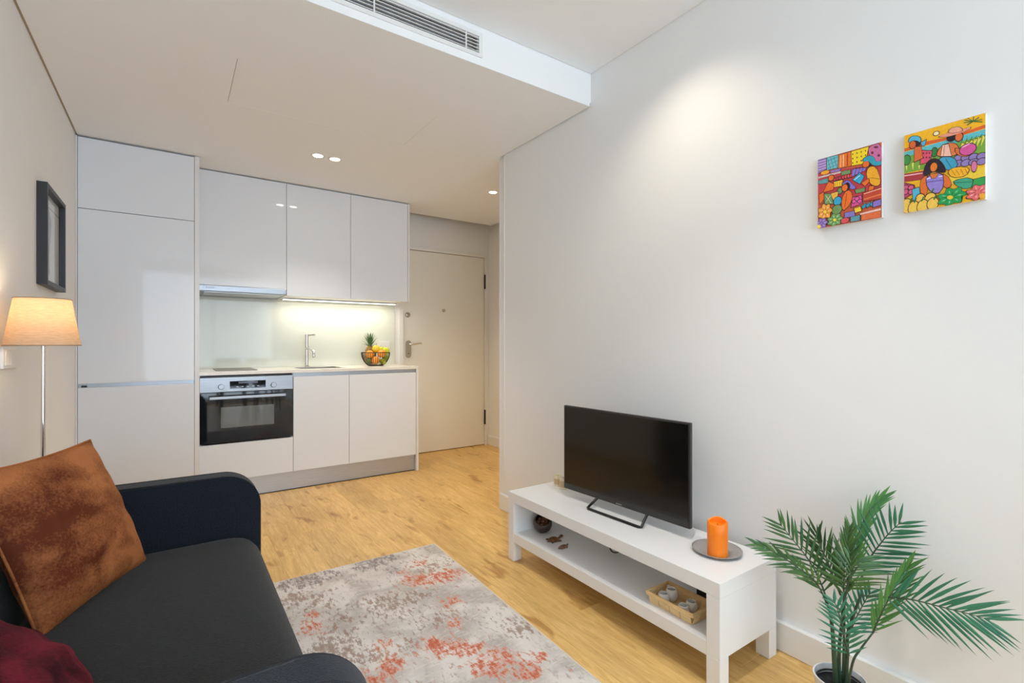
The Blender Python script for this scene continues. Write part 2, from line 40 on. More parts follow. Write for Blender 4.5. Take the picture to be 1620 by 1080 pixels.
ART_B=[((250,185,25),0,[(0,1),(1,1),(0.992,0.001),(0,0.002)]),((225,95,35),0,[(0,0.834),(0.293,0.852),(0.607,0.83),(1,0.865),(1,0.824),(0.607,0.801),(0.293,0.805),(0,0.795)]),((95,190,200),0,[(0,0.788),(1,0.813),(1,0.734),(0,0.699)]),((120,170,60),0,[(0,0.724),(1,0.746),(1,0.493),(0,0.515)]),((235,225,110),1,[(0.016,0.61),(0.046,0.621),(0.034,0.532)]),((235,225,110),1,[(0.1,0.621),(0.13,0.632),(0.118,0.521)]),((235,225,110),1,[(0.185,0.572),(0.215,0.583),(0.203,0.51)]),((235,225,110),1,[(0.269,0.583),(0.3,0.594),(0.287,0.499)]),((230,215,90),1,[(0.728,0.721),(0.764,0.701),(0.704,0.611)]),((230,215,90),1,[(0.777,0.726),(0.813,0.707),(0.752,0.612)]),((230,215,90),1,[(0.825,0.731),(0.861,0.712),(0.801,0.614)]),((230,215,90),1,[(0.873,0.736),(0.909,0.717),(0.849,0.615)]),((230,215,90),1,[(0.921,0.742),(0.958,0.722),(0.897,0.616)]),((230,215,90),1,[(0.97,0.747),(1,0.727),(0.946,0.617)]),((30,110,50),0,[(0.72,0.699),(0.712,0.703),(0.736,0.766),(0.744,0.762)]),((30,110,50),0,[(0.775,0.702),(0.767,0.707),(0.791,0.765),(0.799,0.761)]),((30,110,50),0,[(0.829,0.706),(0.821,0.711),(0.845,0.765),(0.853,0.76)]),((30,110,50),0,[(0.883,0.71),(0.875,0.715),(0.899,0.764),(0.907,0.759)]),((30,110,50),0,[(0.937,0.714),(0.93,0.719),(0.954,0.763),(0.962,0.758)]),((30,110,50),0,[(0.992,0.718),(0.984,0.723),(1,0.762),(1,0.757)]),((60,140,60),1,[(0.082,0.678),(0.077,0.652),(0.064,0.631),(0.045,0.619),(0.023,0.62),(0.004,0.632),(0,0.653),(0,0.68),(0,0.707),(0.004,0.728),(0.023,0.739),(0.045,0.738),(0.064,0.726),(0.077,0.705)]),((40,130,60),1,[(0.432,0.691),(0.429,0.668),(0.419,0.649),(0.404,0.639),(0.388,0.64),(0.374,0.65),(0.363,0.669),(0.36,0.692),(0.363,0.715),(0.374,0.734),(0.388,0.743),(0.404,0.743),(0.419,0.732),(0.429,0.714)]),((145,125,185),1,[(0.739,0.546),(0.734,0.53),(0.719,0.517),(0.698,0.51),(0.674,0.51),(0.653,0.518),(0.638,0.531),(0.633,0.547),(0.638,0.563),(0.653,0.575),(0.674,0.582),(0.698,0.582),(0.719,0.575),(0.734,0.562)]),((145,125,185),1,[(0.83,0.533),(0.824,0.517),(0.81,0.504),(0.788,0.497),(0.765,0.497),(0.743,0.505),(0.729,0.517),(0.723,0.533),(0.729,0.549),(0.743,0.562),(0.765,0.569),(0.788,0.569),(0.81,0.561),(0.824,0.548)]),((145,125,185),1,[(0.92,0.52),(0.915,0.504),(0.9,0.492),(0.879,0.485),(0.855,0.485),(0.834,0.492),(0.819,0.505),(0.814,0.52),(0.819,0.536),(0.834,0.549),(0.855,0.556),(0.879,0.555),(0.9,0.548),(0.915,0.535)]),((145,125,185),1,[(1,0.507),(1,0.492),(0.991,0.479),(0.97,0.472),(0.946,0.472),(0.925,0.479),(0.91,0.492),(0.905,0.508),(0.91,0.523),(0.925,0.536),(0.946,0.543),(0.97,0.542),(0.991,0.535),(1,0.523)]),((145,125,185),1,[(0.739,0.483),(0.734,0.467),(0.719,0.454),(0.698,0.447),(0.674,0.447),(0.653,0.454),(0.638,0.467),(0.633,0.483),(0.638,0.499),(0.653,0.512),(0.674,0.519),(0.698,0.519),(0.719,0.511),(0.734,0.499)]),((145,125,185),1,[(0.83,0.47),(0.824,0.454),(0.81,0.442),(0.788,0.434),(0.765,0.434),(0.743,0.442),(0.729,0.454),(0.723,0.47),(0.729,0.486),(0.743,0.499),(0.765,0.506),(0.788,0.506),(0.81,0.499),(0.824,0.486)]),((145,125,185),1,[(0.92,0.458),(0.915,0.442),(0.9,0.429),(0.879,0.422),(0.855,0.422),(0.834,0.429),(0.819,0.442),(0.814,0.458),(0.819,0.474),(0.834,0.486),(0.855,0.493),(0.879,0.493),(0.9,0.486),(0.915,0.473)]),((145,125,185),1,[(1,0.445),(1,0.43),(0.991,0.417),(0.97,0.41),(0.946,0.41),(0.925,0.417),(0.91,0.43),(0.905,0.446),(0.91,0.461),(0.925,0.474),(0.946,0.481),(0.97,0.481),(0.991,0.474),(1,0.461)]),((240,205,60),0,[(0.583,0.411),(0.994,0.371),(0.994,0.203),(0.583,0.254)]),((170,50,60),1,[(0,0.505),(0.318,0.483),(0.293,0.381),(0,0.407)]),((245,190,190),0,[(0,0.475),(0,0.49),(0.244,0.472),(0.246,0.458)]),((250,235,190),1,[(0.454,0.915),(0.451,0.904),(0.441,0.897),(0.428,0.893),(0.413,0.893),(0.399,0.898),(0.39,0.907),(0.386,0.917),(0.39,0.928),(0.399,0.935),(0.413,0.939),(0.428,0.939),(0.441,0.933),(0.451,0.925)]),((50,110,50),0,[(0.862,0.944),(0.86,0.934),(0.758,0.978),(0.76,0.988)]),((50,110,50),0,[(0.864,0.942),(0.858,0.936),(0.794,0.997),(0.8,1)]),((50,110,50),0,[(0.867,0.937),(0.856,0.941),(0.863,0.996),(0.874,0.992)]),((50,110,50),0,[(0.864,0.934),(0.858,0.944),(0.926,0.972),(0.932,0.962)]),((50,110,50),0,[(0.862,0.934),(0.86,0.944),(0.964,0.936),(0.966,0.926)]),((50,110,50),0,[(0.861,0.934),(0.862,0.944),(0.968,0.907),(0.967,0.897)]),((50,110,50),0,[(0.86,0.944),(0.862,0.934),(0.756,0.946),(0.755,0.956)]),((50,110,50),0,[(0.858,0.944),(0.864,0.934),(0.792,0.909),(0.786,0.919)]),((220,80,110),1,[(0.233,0.753),(0.368,0.71),(0.336,0.586),(0.215,0.583)]),((90,20,40),0,[(0.267,0.709),(0.264,0.701),(0.257,0.7),(0.25,0.705),(0.248,0.714),(0.25,0.722),(0.257,0.724),(0.264,0.718)]),((90,20,40),0,[(0.306,0.7),(0.303,0.693),(0.296,0.691),(0.289,0.696),(0.286,0.705),(0.289,0.713),(0.296,0.714),(0.303,0.709)]),((90,20,40),0,[(0.344,0.691),(0.341,0.684),(0.335,0.682),(0.328,0.687),(0.325,0.696),(0.328,0.704),(0.335,0.706),(0.341,0.7)]),((90,20,40),0,[(0.267,0.655),(0.264,0.648),(0.257,0.646),(0.25,0.651),(0.248,0.66),(0.25,0.668),(0.257,0.67),(0.264,0.665)]),((90,20,40),0,[(0.306,0.647),(0.303,0.639),(0.296,0.637),(0.289,0.642),(0.286,0.651),(0.289,0.659),(0.296,0.661),(0.303,0.656)]),((90,20,40),0,[(0.344,0.638),(0.341,0.63),(0.335,0.628),(0.328,0.633),(0.325,0.642),(0.328,0.65),(0.335,0.652),(0.341,0.647)]),((222,105,50),1,[(0.139,0.824),(0.227,0.8),(0.248,0.654),(0.136,0.631)]),((40,20,30),1,[(0.217,0.861),(0.214,0.843),(0.203,0.829),(0.187,0.821),(0.17,0.822),(0.155,0.831),(0.144,0.846),(0.14,0.864),(0.144,0.882),(0.155,0.897),(0.17,0.904),(0.187,0.904),(0.203,0.895),(0.214,0.88)]),((222,100,42),1,[(0.156,0.853),(0.152,0.833),(0.14,0.817),(0.124,0.809),(0.106,0.81),(0.089,0.819),(0.078,0.836),(0.074,0.856),(0.078,0.876),(0.089,0.892),(0.106,0.9),(0.124,0.899),(0.14,0.889),(0.152,0.873)]),((85,180,212),1,[(0.058,0.893),(0.076,0.959),(0.149,0.961),(0.221,0.922),(0.219,0.853),(0.173,0.894),(0.112,0.91)]),((85,180,212),1,[(0.221,0.852),(0.293,0.87),(0.269,0.804),(0.239,0.812)]),((60,160,192),1,[(0.45,0.611),(0.632,0.581),(0.694,0.441),(0.535,0.432),(0.499,0.504)]),((20,80,110),0,[(0.532,0.577),(0.538,0.579),(0.611,0.448),(0.604,0.446)]),((222,120,62),1,[(0.535,0.765),(0.656,0.737),(0.704,0.646),(0.644,0.578),(0.42,0.627),(0.45,0.714)]),((240,190,170),1,[(0.499,0.75),(0.571,0.745),(0.607,0.592),(0.475,0.621)]),((190,90,60),0,[(0.519,0.746),(0.527,0.743),(0.514,0.612),(0.507,0.614)]),((222,115,55),1,[(0.656,0.691),(0.777,0.584),(0.825,0.557),(0.764,0.541),(0.656,0.61)]),((215,85,155),1,[(0.895,0.623),(0.886,0.595),(0.859,0.573),(0.822,0.56),(0.78,0.561),(0.742,0.574),(0.716,0.597),(0.707,0.627),(0.716,0.655),(0.742,0.678),(0.78,0.69),(0.822,0.689),(0.859,0.675),(0.886,0.652)]),((245,190,220),0,[(0.737,0.657),(0.731,0.668),(0.822,0.694),(0.828,0.682)]),((25,20,30),1,[(0.658,0.816),(0.653,0.797),(0.639,0.783),(0.619,0.775),(0.596,0.775),(0.576,0.785),(0.562,0.8),(0.557,0.82),(0.562,0.839),(0.576,0.854),(0.596,0.861),(0.619,0.861),(0.639,0.851),(0.653,0.836)]),((226,110,52),1,[(0.742,0.798),(0.737,0.777),(0.725,0.761),(0.708,0.752),(0.688,0.752),(0.671,0.762),(0.659,0.779),(0.655,0.801),(0.659,0.821),(0.671,0.838),(0.688,0.847),(0.708,0.846),(0.725,0.836),(0.737,0.819)]),((236,150,132),1,[(0.432,0.869),(0.571,0.879),(0.825,0.884),(0.837,0.862),(0.704,0.836),(0.535,0.838)]),((238,165,140),1,[(0.565,0.877),(0.589,0.927),(0.68,0.928),(0.734,0.892),(0.738,0.851)]),((215,120,160),1,[(0.905,0.406),(0.901,0.379),(0.893,0.357),(0.88,0.345),(0.866,0.345),(0.854,0.357),(0.845,0.378),(0.842,0.405),(0.845,0.433),(0.854,0.454),(0.866,0.466),(0.88,0.466),(0.893,0.454),(0.901,0.433)]),((250,180,35),1,[(0.559,0.416),(0.656,0.449),(0.831,0.4),(0.777,0.31),(0.614,0.327)]),((160,90,20),0,[(0.605,0.422),(0.61,0.425),(0.658,0.346),(0.653,0.343)]),((160,90,20),0,[(0.659,0.415),(0.664,0.417),(0.707,0.34),(0.701,0.338)]),((160,90,20),0,[(0.713,0.408),(0.719,0.41),(0.755,0.334),(0.75,0.332)]),((160,90,20),0,[(0.768,0.401),(0.773,0.402),(0.804,0.328),(0.798,0.327)]),((60,165,130),1,[(0.632,0.291),(0.849,0.285),(0.867,0.169),(0.764,0.158),(0.656,0.229)]),((20,90,70),0,[(0.644,0.257),(0.644,0.264),(0.849,0.232),(0.849,0.225)]),((45,160,75),1,[(0.873,0.252),(0.996,0.258),(0.996,0.169),(0.849,0.166)]),((28,20,40),1,[(0.257,0.436),(0.281,0.551),(0.342,0.609),(0.426,0.604),(0.499,0.527),(0.541,0.425),(0.499,0.41),(0.39,0.456),(0.318,0.424)]),((228,112,42),1,[(0.293,0.429),(0.32,0.375),(0.3,0.159),(0.227,0.166),(0.211,0.373)]),((228,112,42),1,[(0.493,0.412),(0.589,0.323),(0.61,0.226),(0.535,0.216),(0.493,0.294)]),((150,130,210),1,[(0.293,0.417),(0.499,0.422),(0.513,0.244),(0.438,0.157),(0.306,0.259)]),((228,120,50),1,[(0.342,0.425),(0.45,0.42),(0.414,0.368),(0.366,0.372)]),((90,70,160),0,[(0.3,0.333),(0.299,0.343),(0.504,0.326),(0.505,0.317)]),((225,215,240),0,[(0.301,0.372),(0.298,0.387),(0.346,0.389),(0.35,0.374)]),((225,215,240),0,[(0.452,0.366),(0.449,0.38),(0.497,0.38),(0.5,0.366)]),((238,125,35),1,[(0.434,0.505),(0.429,0.482),(0.417,0.463),(0.4,0.453),(0.38,0.453),(0.363,0.463),(0.351,0.482),(0.347,0.506),(0.351,0.53),(0.363,0.549),(0.38,0.559),(0.4,0.559),(0.417,0.548),(0.429,0.529)]),((190,60,110),1,[(0,0.388),(0.136,0.334),(0.161,0.251),(0,0.191)]),((210,90,130),1,[(0.056,0.327),(0.052,0.314),(0.043,0.304),(0.029,0.298),(0.014,0.298),(0.001,0.304),(0,0.314),(0,0.327),(0,0.339),(0.001,0.35),(0.014,0.355),(0.029,0.356),(0.043,0.35),(0.052,0.34)]),((210,90,130),1,[(0.128,0.313),(0.125,0.3),(0.115,0.29),(0.102,0.284),(0.087,0.284),(0.073,0.289),(0.064,0.299),(0.06,0.312),(0.064,0.325),(0.073,0.335),(0.087,0.341),(0.102,0.341),(0.115,0.335),(0.125,0.325)]),((210,90,130),1,[(0.056,0.272),(0.052,0.26),(0.043,0.249),(0.029,0.243),(0.014,0.243),(0.001,0.248),(0,0.259),(0,0.271),(0,0.284),(0.001,0.294),(0.014,0.3),(0.029,0.301),(0.043,0.295),(0.052,0.285)]),((210,90,130),1,[(0.128,0.258),(0.125,0.245),(0.115,0.235),(0.102,0.229),(0.087,0.229),(0.073,0.234),(0.064,0.244),(0.06,0.257),(0.064,0.27),(0.073,0.28),(0.087,0.286),(0.102,0.286),(0.115,0.281),(0.125,0.271)]),((80,180,212),1,[(0.112,0.284),(0.199,0.292),(0.215,0.192),(0.124,0.143)]),((240,195,80),1,[(0.275,0.146),(0.269,0.12),(0.253,0.098),(0.228,0.086),(0.202,0.085),(0.177,0.096),(0.161,0.116),(0.155,0.143),(0.161,0.169),(0.177,0.19),(0.202,0.203),(0.228,0.203),(0.253,0.192),(0.269,0.172)]),((240,198,82),1,[(0.42,0.122),(0.413,0.09),(0.393,0.064),(0.364,0.049),(0.332,0.048),(0.303,0.061),(0.283,0.086),(0.275,0.118),(0.283,0.151),(0.303,0.177),(0.332,0.192),(0.364,0.193),(0.393,0.179),(0.413,0.154)]),((240,198,82),1,[(0.106,0.088),(0.099,0.049),(0.079,0.016),(0.05,0),(0.018,0),(0,0.012),(0,0.044),(0,0.084),(0,0.124),(0,0.156),(0.018,0.175),(0.05,0.176),(0.079,0.159),(0.099,0.128)]),((240,198,82),1,[(0.203,0.047),(0.196,0.01),(0.176,0),(0.147,0),(0.114,0),(0.085,0),(0.065,0.005),(0.058,0.042),(0.065,0.079),(0.085,0.109),(0.114,0.127),(0.147,0.128),(0.176,0.112),(0.196,0.083)]),((240,198,82),1,[(0.326,0.044),(0.319,0.008),(0.298,0),(0.268,0),(0.235,0),(0.205,0),(0.184,0.003),(0.176,0.039),(0.184,0.076),(0.205,0.106),(0.235,0.123),(0.268,0.124),(0.298,0.109),(0.319,0.08)]),((240,198,82),1,[(0.45,0.058),(0.443,0.027),(0.423,0.002),(0.394,0),(0.362,0),(0.333,0),(0.313,0.022),(0.306,0.053),(0.313,0.085),(0.333,0.11),(0.362,0.125),(0.394,0.126),(0.423,0.113),(0.443,0.089)]),((40,110,50),0,[(0.084,0.116),(0.069,0.126),(0.099,0.182),(0.114,0.171)]),((40,110,50),0,[(0.144,0.105),(0.129,0.115),(0.159,0.17),(0.174,0.16)]),((40,110,50),0,[(0.241,0.106),(0.226,0.116),(0.256,0.171),(0.271,0.16)]),((40,110,50),0,[(0.367,0.184),(0.352,0.195),(0.383,0.248),(0.398,0.238)]),((40,110,50),0,[(0.398,0.096),(0.383,0.106),(0.413,0.16),(0.428,0.15)]),((25,160,80),1,[(0.789,0.102),(0.773,0.088),(0.741,0.082),(0.724,0.073),(0.727,0.052),(0.73,0.026),(0.713,0.01),(0.68,0.013),(0.649,0.022),(0.628,0.018),(0.607,0.001),(0.58,0),(0.553,0),(0.539,0.009),(0.53,0.024),(0.51,0.029),(0.475,0.032),(0.446,0.043),(0.445,0.06),(0.465,0.074),(0.477,0.086),(0.465,0.103),(0.445,0.127),(0.446,0.147),(0.475,0.154),(0.51,0.152),(0.53,0.159),(0.539,0.18),(0.553,0.203),(0.58,0.209),(0.607,0.196),(0.628,0.183),(0.649,0.183),(0.68,0.191),(0.713,0.191),(0.73,0.178),(0.727,0.16),(0.724,0.146),(0.741,0.136),(0.773,0.121)]),((11,72,36),0,[(0.639,0.08),(0.642,0.086),(0.738,0.062)]),((139,207,167),0,[(0.671,0.1),(0.707,0.094),(0.743,0.101),(0.707,0.108)]),((11,72,36),0,[(0.612,0.075),(0.619,0.075),(0.64,0.011)]),((139,207,167),0,[(0.647,0.068),(0.664,0.048),(0.692,0.034),(0.675,0.055)]),((11,72,36),0,[(0.582,0.087),(0.588,0.082),(0.517,0.025)]),((139,207,167),0,[(0.593,0.059),(0.578,0.04),(0.577,0.015),(0.592,0.034)]),((11,72,36),0,[(0.571,0.108),(0.571,0.101),(0.463,0.096)]),((139,207,167),0,[(0.55,0.08),(0.515,0.076),(0.485,0.059),(0.521,0.062)]),((11,72,36),0,[(0.588,0.122),(0.582,0.119),(0.517,0.168)]),((139,207,167),0,[(0.55,0.115),(0.521,0.13),(0.485,0.133),(0.515,0.118)]),((11,72,36),0,[(0.619,0.118),(0.612,0.121),(0.64,0.188)]),((139,207,167),0,[(0.593,0.137),(0.592,0.16),(0.577,0.181),(0.578,0.159)]),((11,72,36),0,[(0.642,0.099),(0.639,0.106),(0.738,0.14)]),((139,207,167),0,[(0.647,0.13),(0.675,0.143),(0.692,0.167),(0.664,0.154)]),((240,205,50),0,[(0.632,0.086),(0.62,0.07),(0.593,0.067),(0.566,0.079),(0.554,0.1),(0.566,0.116),(0.593,0.118),(0.62,0.106)]),((235,112,112),1,[(1,0.095),(1,0.084),(1,0.078),(1,0.071),(1,0.054),(1,0.033),(0.999,0.02),(0.973,0.023),(0.948,0.03),(0.932,0.027),(0.915,0.013),(0.894,0.002),(0.873,0.005),(0.861,0.02),(0.855,0.032),(0.839,0.036),(0.811,0.039),(0.789,0.047),(0.788,0.061),(0.803,0.073),(0.813,0.083),(0.803,0.096),(0.788,0.116),(0.789,0.132),(0.811,0.138),(0.839,0.136),(0.855,0.142),(0.861,0.159),(0.873,0.177),(0.894,0.182),(0.915,0.172),(0.932,0.161),(0.948,0.161),(0.973,0.167),(0.999,0.168),(1,0.157),(1,0.142),(1,0.131),(1,0.122),(1,0.11)]),((105,50,50),0,[(0.94,0.077),(0.943,0.083),(1,0.063)]),((244,183,183),0,[(0.965,0.093),(0.994,0.087),(1,0.095),(0.994,0.101)]),((105,50,50),0,[(0.918,0.073),(0.925,0.073),(0.941,0.021)]),((244,183,183),0,[(0.947,0.068),(0.959,0.05),(0.982,0.04),(0.97,0.057)]),((105,50,50),0,[(0.895,0.083),(0.901,0.078),(0.844,0.033)]),((244,183,183),0,[(0.904,0.061),(0.891,0.045),(0.892,0.024),(0.905,0.04)]),((105,50,50),0,[(0.887,0.101),(0.887,0.094),(0.801,0.09)]),((244,183,183),0,[(0.871,0.077),(0.842,0.075),(0.819,0.06),(0.848,0.062)]),((105,50,50),0,[(0.901,0.112),(0.895,0.108),(0.844,0.149)]),((244,183,183),0,[(0.871,0.106),(0.848,0.119),(0.819,0.121),(0.842,0.108)]),((105,50,50),0,[(0.925,0.108),(0.918,0.111),(0.941,0.165)]),((244,183,183),0,[(0.904,0.124),(0.905,0.142),(0.892,0.16),(0.891,0.141)]),((105,50,50),0,[(0.943,0.093),(0.94,0.099),(1,0.126)]),((244,183,183),0,[(0.947,0.118),(0.97,0.128),(0.982,0.148),(0.959,0.138)]),((245,175,50),0,[(1,0.032),(0.997,0.009),(0.97,0.003),(0.942,0.017),(0.931,0.045),(0.942,0.068),(0.97,0.074),(0.997,0.059)])]

# ================================================================ helpers
def lin(c):
    return tuple(((x / 255) / 12.92 if x / 255 <= 0.04045 else ((x / 255 + 0.055) / 1.055) ** 2.4) for x in c)

def mat(name, col, rough=0.5, metal=0.0, spec=0.5, noise=None, bump=None, coat=0.0, sheen=0.0, emit=None, alpha=None):
    """col: linear rgb.  noise=(scale, amount, (sx,sy,sz)) varies the colour, bump=(scale, strength, stretch)."""
    m = bpy.data.materials.new(name); m.use_nodes = True; nt = m.node_tree; b = nt.nodes['Principled BSDF']
    b.inputs['Base Color'].default_value = (*col, 1); b.inputs['Roughness'].default_value = rough
    b.inputs['Metallic'].default_value = metal; b.inputs['Specular IOR Level'].default_value = spec
    b.inputs['Coat Weight'].default_value = coat; b.inputs['Coat Roughness'].default_value = 0.03
    b.inputs['Sheen Weight'].default_value = sheen; b.inputs['Sheen Roughness'].default_value = 0.5
    if emit: b.inputs['Emission Color'].default_value = (*emit[0], 1); b.inputs['Emission Strength'].default_value = emit[1]
    tc = nt.nodes.new('ShaderNodeTexCoord')
    def tex(scale, stretch, detail=4):
        mp = nt.nodes.new('ShaderNodeMapping'); mp.inputs['Scale'].default_value = stretch
        nt.links.new(tc.outputs['Object'], mp.inputs['Vector'])
        n = nt.nodes.new('ShaderNodeTexNoise'); n.inputs['Scale'].default_value = scale; n.inputs['Detail'].default_value = detail
        nt.links.new(mp.outputs[0], n.inputs['Vector']); return n
    if noise:
        n = tex(noise[0], noise[2] if len(noise) > 2 else (1, 1, 1))
        r = nt.nodes.new('ShaderNodeValToRGB'); a = noise[1]
        r.color_ramp.elements[0].position = 0.3; r.color_ramp.elements[1].position = 0.7
        r.color_ramp.elements[0].color = (*[c * (1 - a) for c in col], 1); r.color_ramp.elements[1].color = (*[min(1, c * (1 + a)) for c in col], 1)
        nt.links.new(n.outputs['Fac'], r.inputs[0]); nt.links.new(r.outputs[0], b.inputs['Base Color'])
    if bump:
        n = tex(bump[0], bump[2] if len(bump) > 2 else (1, 1, 1), 3)
        bp = nt.nodes.new('ShaderNodeBump'); bp.inputs['Strength'].default_value = bump[1]; bp.inputs['Distance'].default_value = 0.002
        nt.links.new(n.outputs['Fac'], bp.inputs['Height']); nt.links.new(bp.outputs[0], b.inputs['Normal'])
    return m

POS = {}
def base(o, p): POS[o.name] = Vector(p); return o
def thing(name, label, cat, loc, group=None):
    o = bpy.data.objects.new(name, None); COL.objects.link(o); o.location = loc; o.empty_display_size = 0.05
    o['label'] = label; o['category'] = cat
    if group: o['group'] = group
    return base(o, loc)
def tag(o, label, cat, group=None):
    o['label'] = label; o['category'] = cat
    if group: o['group'] = group
    return o
def obj(name, bm, m, parent=None, smooth=False, origin=None, auto=None):
    """bm is in world coordinates; the mesh origin goes to ORIGIN (or the parent's base)."""
    me = bpy.data.meshes.new(name)
    pw = POS[parent.name] if parent else Vector((0, 0, 0))
    og = Vector(origin) if origin is not None else pw
    bmesh.ops.translate(bm, verts=bm.verts, vec=-og)
    bmesh.ops.recalc_face_normals(bm, faces=bm.faces)
    if smooth:
        for f in bm.faces: f.smooth = True
        if auto:
            for e in bm.edges:
                if len(e.link_faces) == 2 and e.calc_face_angle(0) > auto: e.smooth = False
    bm.to_mesh(me); bm.free()
    for mm in (m if isinstance(m, (list, tuple)) else [m]): me.materials.append(mm)
    o = bpy.data.objects.new(name, me); COL.objects.link(o)
    if parent: o.parent = parent
    o.location = og - pw
    return base(o, og)
def struct(name, bm, m, parent=None, **k):
    o = obj(name, bm, m, parent, **k)
    if not parent: o['kind'] = 'structure'
    return o
def dup(o, loc=None, rotz=None, label=None, parent=None):
    c = o.copy(); COL.objects.link(c)
    if parent: c.parent = parent
    if loc is not None: c.location = loc; POS[c.name] = Vector(loc)
    if rotz is not None: c.rotation_euler = (0, 0, rotz)
    if label: c['label'] = label
    for ch in list(o.children): dup(ch, parent=c)
    return c

def NB(): return bmesh.new()
def box(bm, a, b, bev=0.0, seg=2, mi=0):
    x0, y0, z0 = a; x1, y1, z1 = b
    M = Matrix.Translation(((x0 + x1) / 2, (y0 + y1) / 2, (z0 + z1) / 2)) @ Matrix.Diagonal((abs(x1 - x0), abs(y1 - y0), abs(z1 - z0), 1))
    r = bmesh.ops.create_cube(bm, size=1, matrix=M)
    vs = r['verts']; es = list({e for v in vs for e in v.link_edges})
    if bev > 0: 
        rr = bmesh.ops.bevel(bm, geom=es, offset=bev, segments=seg, affect='EDGES', profile=0.5)
    if mi:
        for v in vs:
            if v.is_valid:
                for f in v.link_faces: f.material_index = mi
    return bm
def B(a, b, bev=0.0, seg=2): return box(NB(), a, b, bev, seg)
def cyl(bm, p0, p1, r0, r1=None, n=24, cap=True):
    p0 = Vector(p0); p1 = Vector(p1); r1 = r0 if r1 is None else r1; d = p1 - p0
    M = Matrix.Translation((p0 + p1) / 2) @ d.to_track_quat('Z', 'Y').to_matrix().to_4x4()
    bmesh.ops.create_cone(bm, cap_ends=cap, segments=n, radius1=r0, radius2=r1, depth=d.length, matrix=M); return bm
def lathe(bm, c, prof, n=32, scale=(1, 1), closed=False):
    """prof: list of (r, z)."""
    c = Vector(c); rings = []
    for r, z in prof:
        if r < 1e-6: rings.append([bm.verts.new(c + Vector((0, 0, z)))])
        else: rings.append([bm.verts.new(c + Vector((r * scale[0] * math.cos(2 * PI * k / n), r * scale[1] * math.sin(2 * PI * k / n), z))) for k in range(n)])
    for a, b in zip(rings, rings[1:]):
        for k in range(n):
            k2 = (k + 1) % n
            if len(a) == 1 and len(b) == 1: continue
            if len(a) == 1: bm.faces.new((a[0], b[k], b[k2]))
            elif len(b) == 1: bm.faces.new((a[k], b[0], a[k2]))
            else: bm.faces.new((a[k], b[k], b[k2], a[k2]))
    return bm
def catmull(pts, n=6):
    P = [Vector(p) for p in pts]
    if len(P) < 3: return [P[0].lerp(P[-1], i / n) for i in range(n + 1)]
    out = []; Q = [2 * P[0] - P[1]] + P + [2 * P[-1] - P[-2]]
    for i in range(1, len(Q) - 2):
        for k in range(n):
            t = k / n; a, b, c, d = Q[i - 1], Q[i], Q[i + 1], Q[i + 2]
            out.append(0.5 * ((2 * b) + (c - a) * t + (2 * a - 5 * b + 4 * c - d) * t * t + (3 * b - a - 3 * c + d) * t ** 3))
    return out + [P[-1]]
def tube(bm, pts, r, n=8, r1=None, closed=False, sub=6, raw=False):
    P = [Vector(p) for p in pts] if raw else catmull(pts, sub)
    rings = []; up = Vector((0, 0, 1)); prev = None
    for i, p in enumerate(P):
        t = (P[(i + 1) % len(P)] - P[i - 1]) if closed else (P[min(i + 1, len(P) - 1)] - P[max(i - 1, 0)])
        t.normalize()
        a = prev if prev is not None else (up if abs(t.z) < 0.9 else Vector((1, 0, 0)))
        a = (a - t * a.dot(t)).normalized(); b = t.cross(a); prev = a
        rr = r if r1 is None else r + (r1 - r) * i / (len(P) - 1)
        rings.append([bm.verts.new(p + rr * (math.cos(2 * PI * k / n) * a + math.sin(2 * PI * k / n) * b)) for k in range(n)])
    L = list(zip(rings, rings[1:])) + ([(rings[-1], rings[0])] if closed else [])
    for a, b in L:
        for k in range(n): bm.faces.new((a[k], a[(k + 1) % n], b[(k + 1) % n], b[k]))
    if not closed: bm.faces.new(rings[0][::-1]); bm.faces.new(rings[-1])
    return bm
def prism(bm, poly, axis, a, b):
    """extrude a 2-D polygon (list of pairs) between a and b along AXIS ('x','y','z')."""
    def P(u, v, w): return {'x': (w, u, v), 'y': (u, w, v), 'z': (u, v, w)}[axis]
    A = [bm.verts.new(P(u, v, a)) for u, v in poly]; Bv = [bm.verts.new(P(u, v, b)) for u, v in poly]
    bm.faces.new(A[::-1]); bm.faces.new(Bv); n = len(poly)
    for k in range(n): bm.faces.new((A[k], A[(k + 1) % n], Bv[(k + 1) % n], Bv[k]))
    return bm
def ylathe(p, prof, n=28):
    bm = lathe(bmesh.new(), (0, 0, 0), prof, n); bm.transform(Matrix.Translation(p) @ Matrix.Rotation(PI / 2, 4, 'X')); return bm
def sph(bm, c, r, sx=1, sy=1, sz=1, n=16, rot=None):
    M = Matrix.Translation(c) @ (rot if rot else Matrix.Identity(4)) @ Matrix.Diagonal((sx, sy, sz, 1))
    bmesh.ops.create_uvsphere(bm, u_segments=n, v_segments=max(6, n // 2 + 2), radius=r, matrix=M); return bm
def text_bm(s, size, origin, right, up, depth=0.0006):
    cu = bpy.data.curves.new('t', 'FONT'); cu.body = s; cu.size = size; cu.extrude = depth / 2
    o = bpy.data.objects.new('t', cu); COL.objects.link(o)
    dg = bpy.context.evaluated_depsgraph_get(); me = bpy.data.meshes.new_from_object(o.evaluated_get(dg))
    bm = NB(); bm.from_mesh(me); bpy.data.objects.remove(o); bpy.data.curves.remove(cu); bpy.data.meshes.remove(me)
    r = Vector(right); u = Vector(up); nrm = r.cross(u)
    for v in bm.verts: v.co = Vector(origin) + v.co.x * r + v.co.y * u + v.co.z * nrm
    return bm

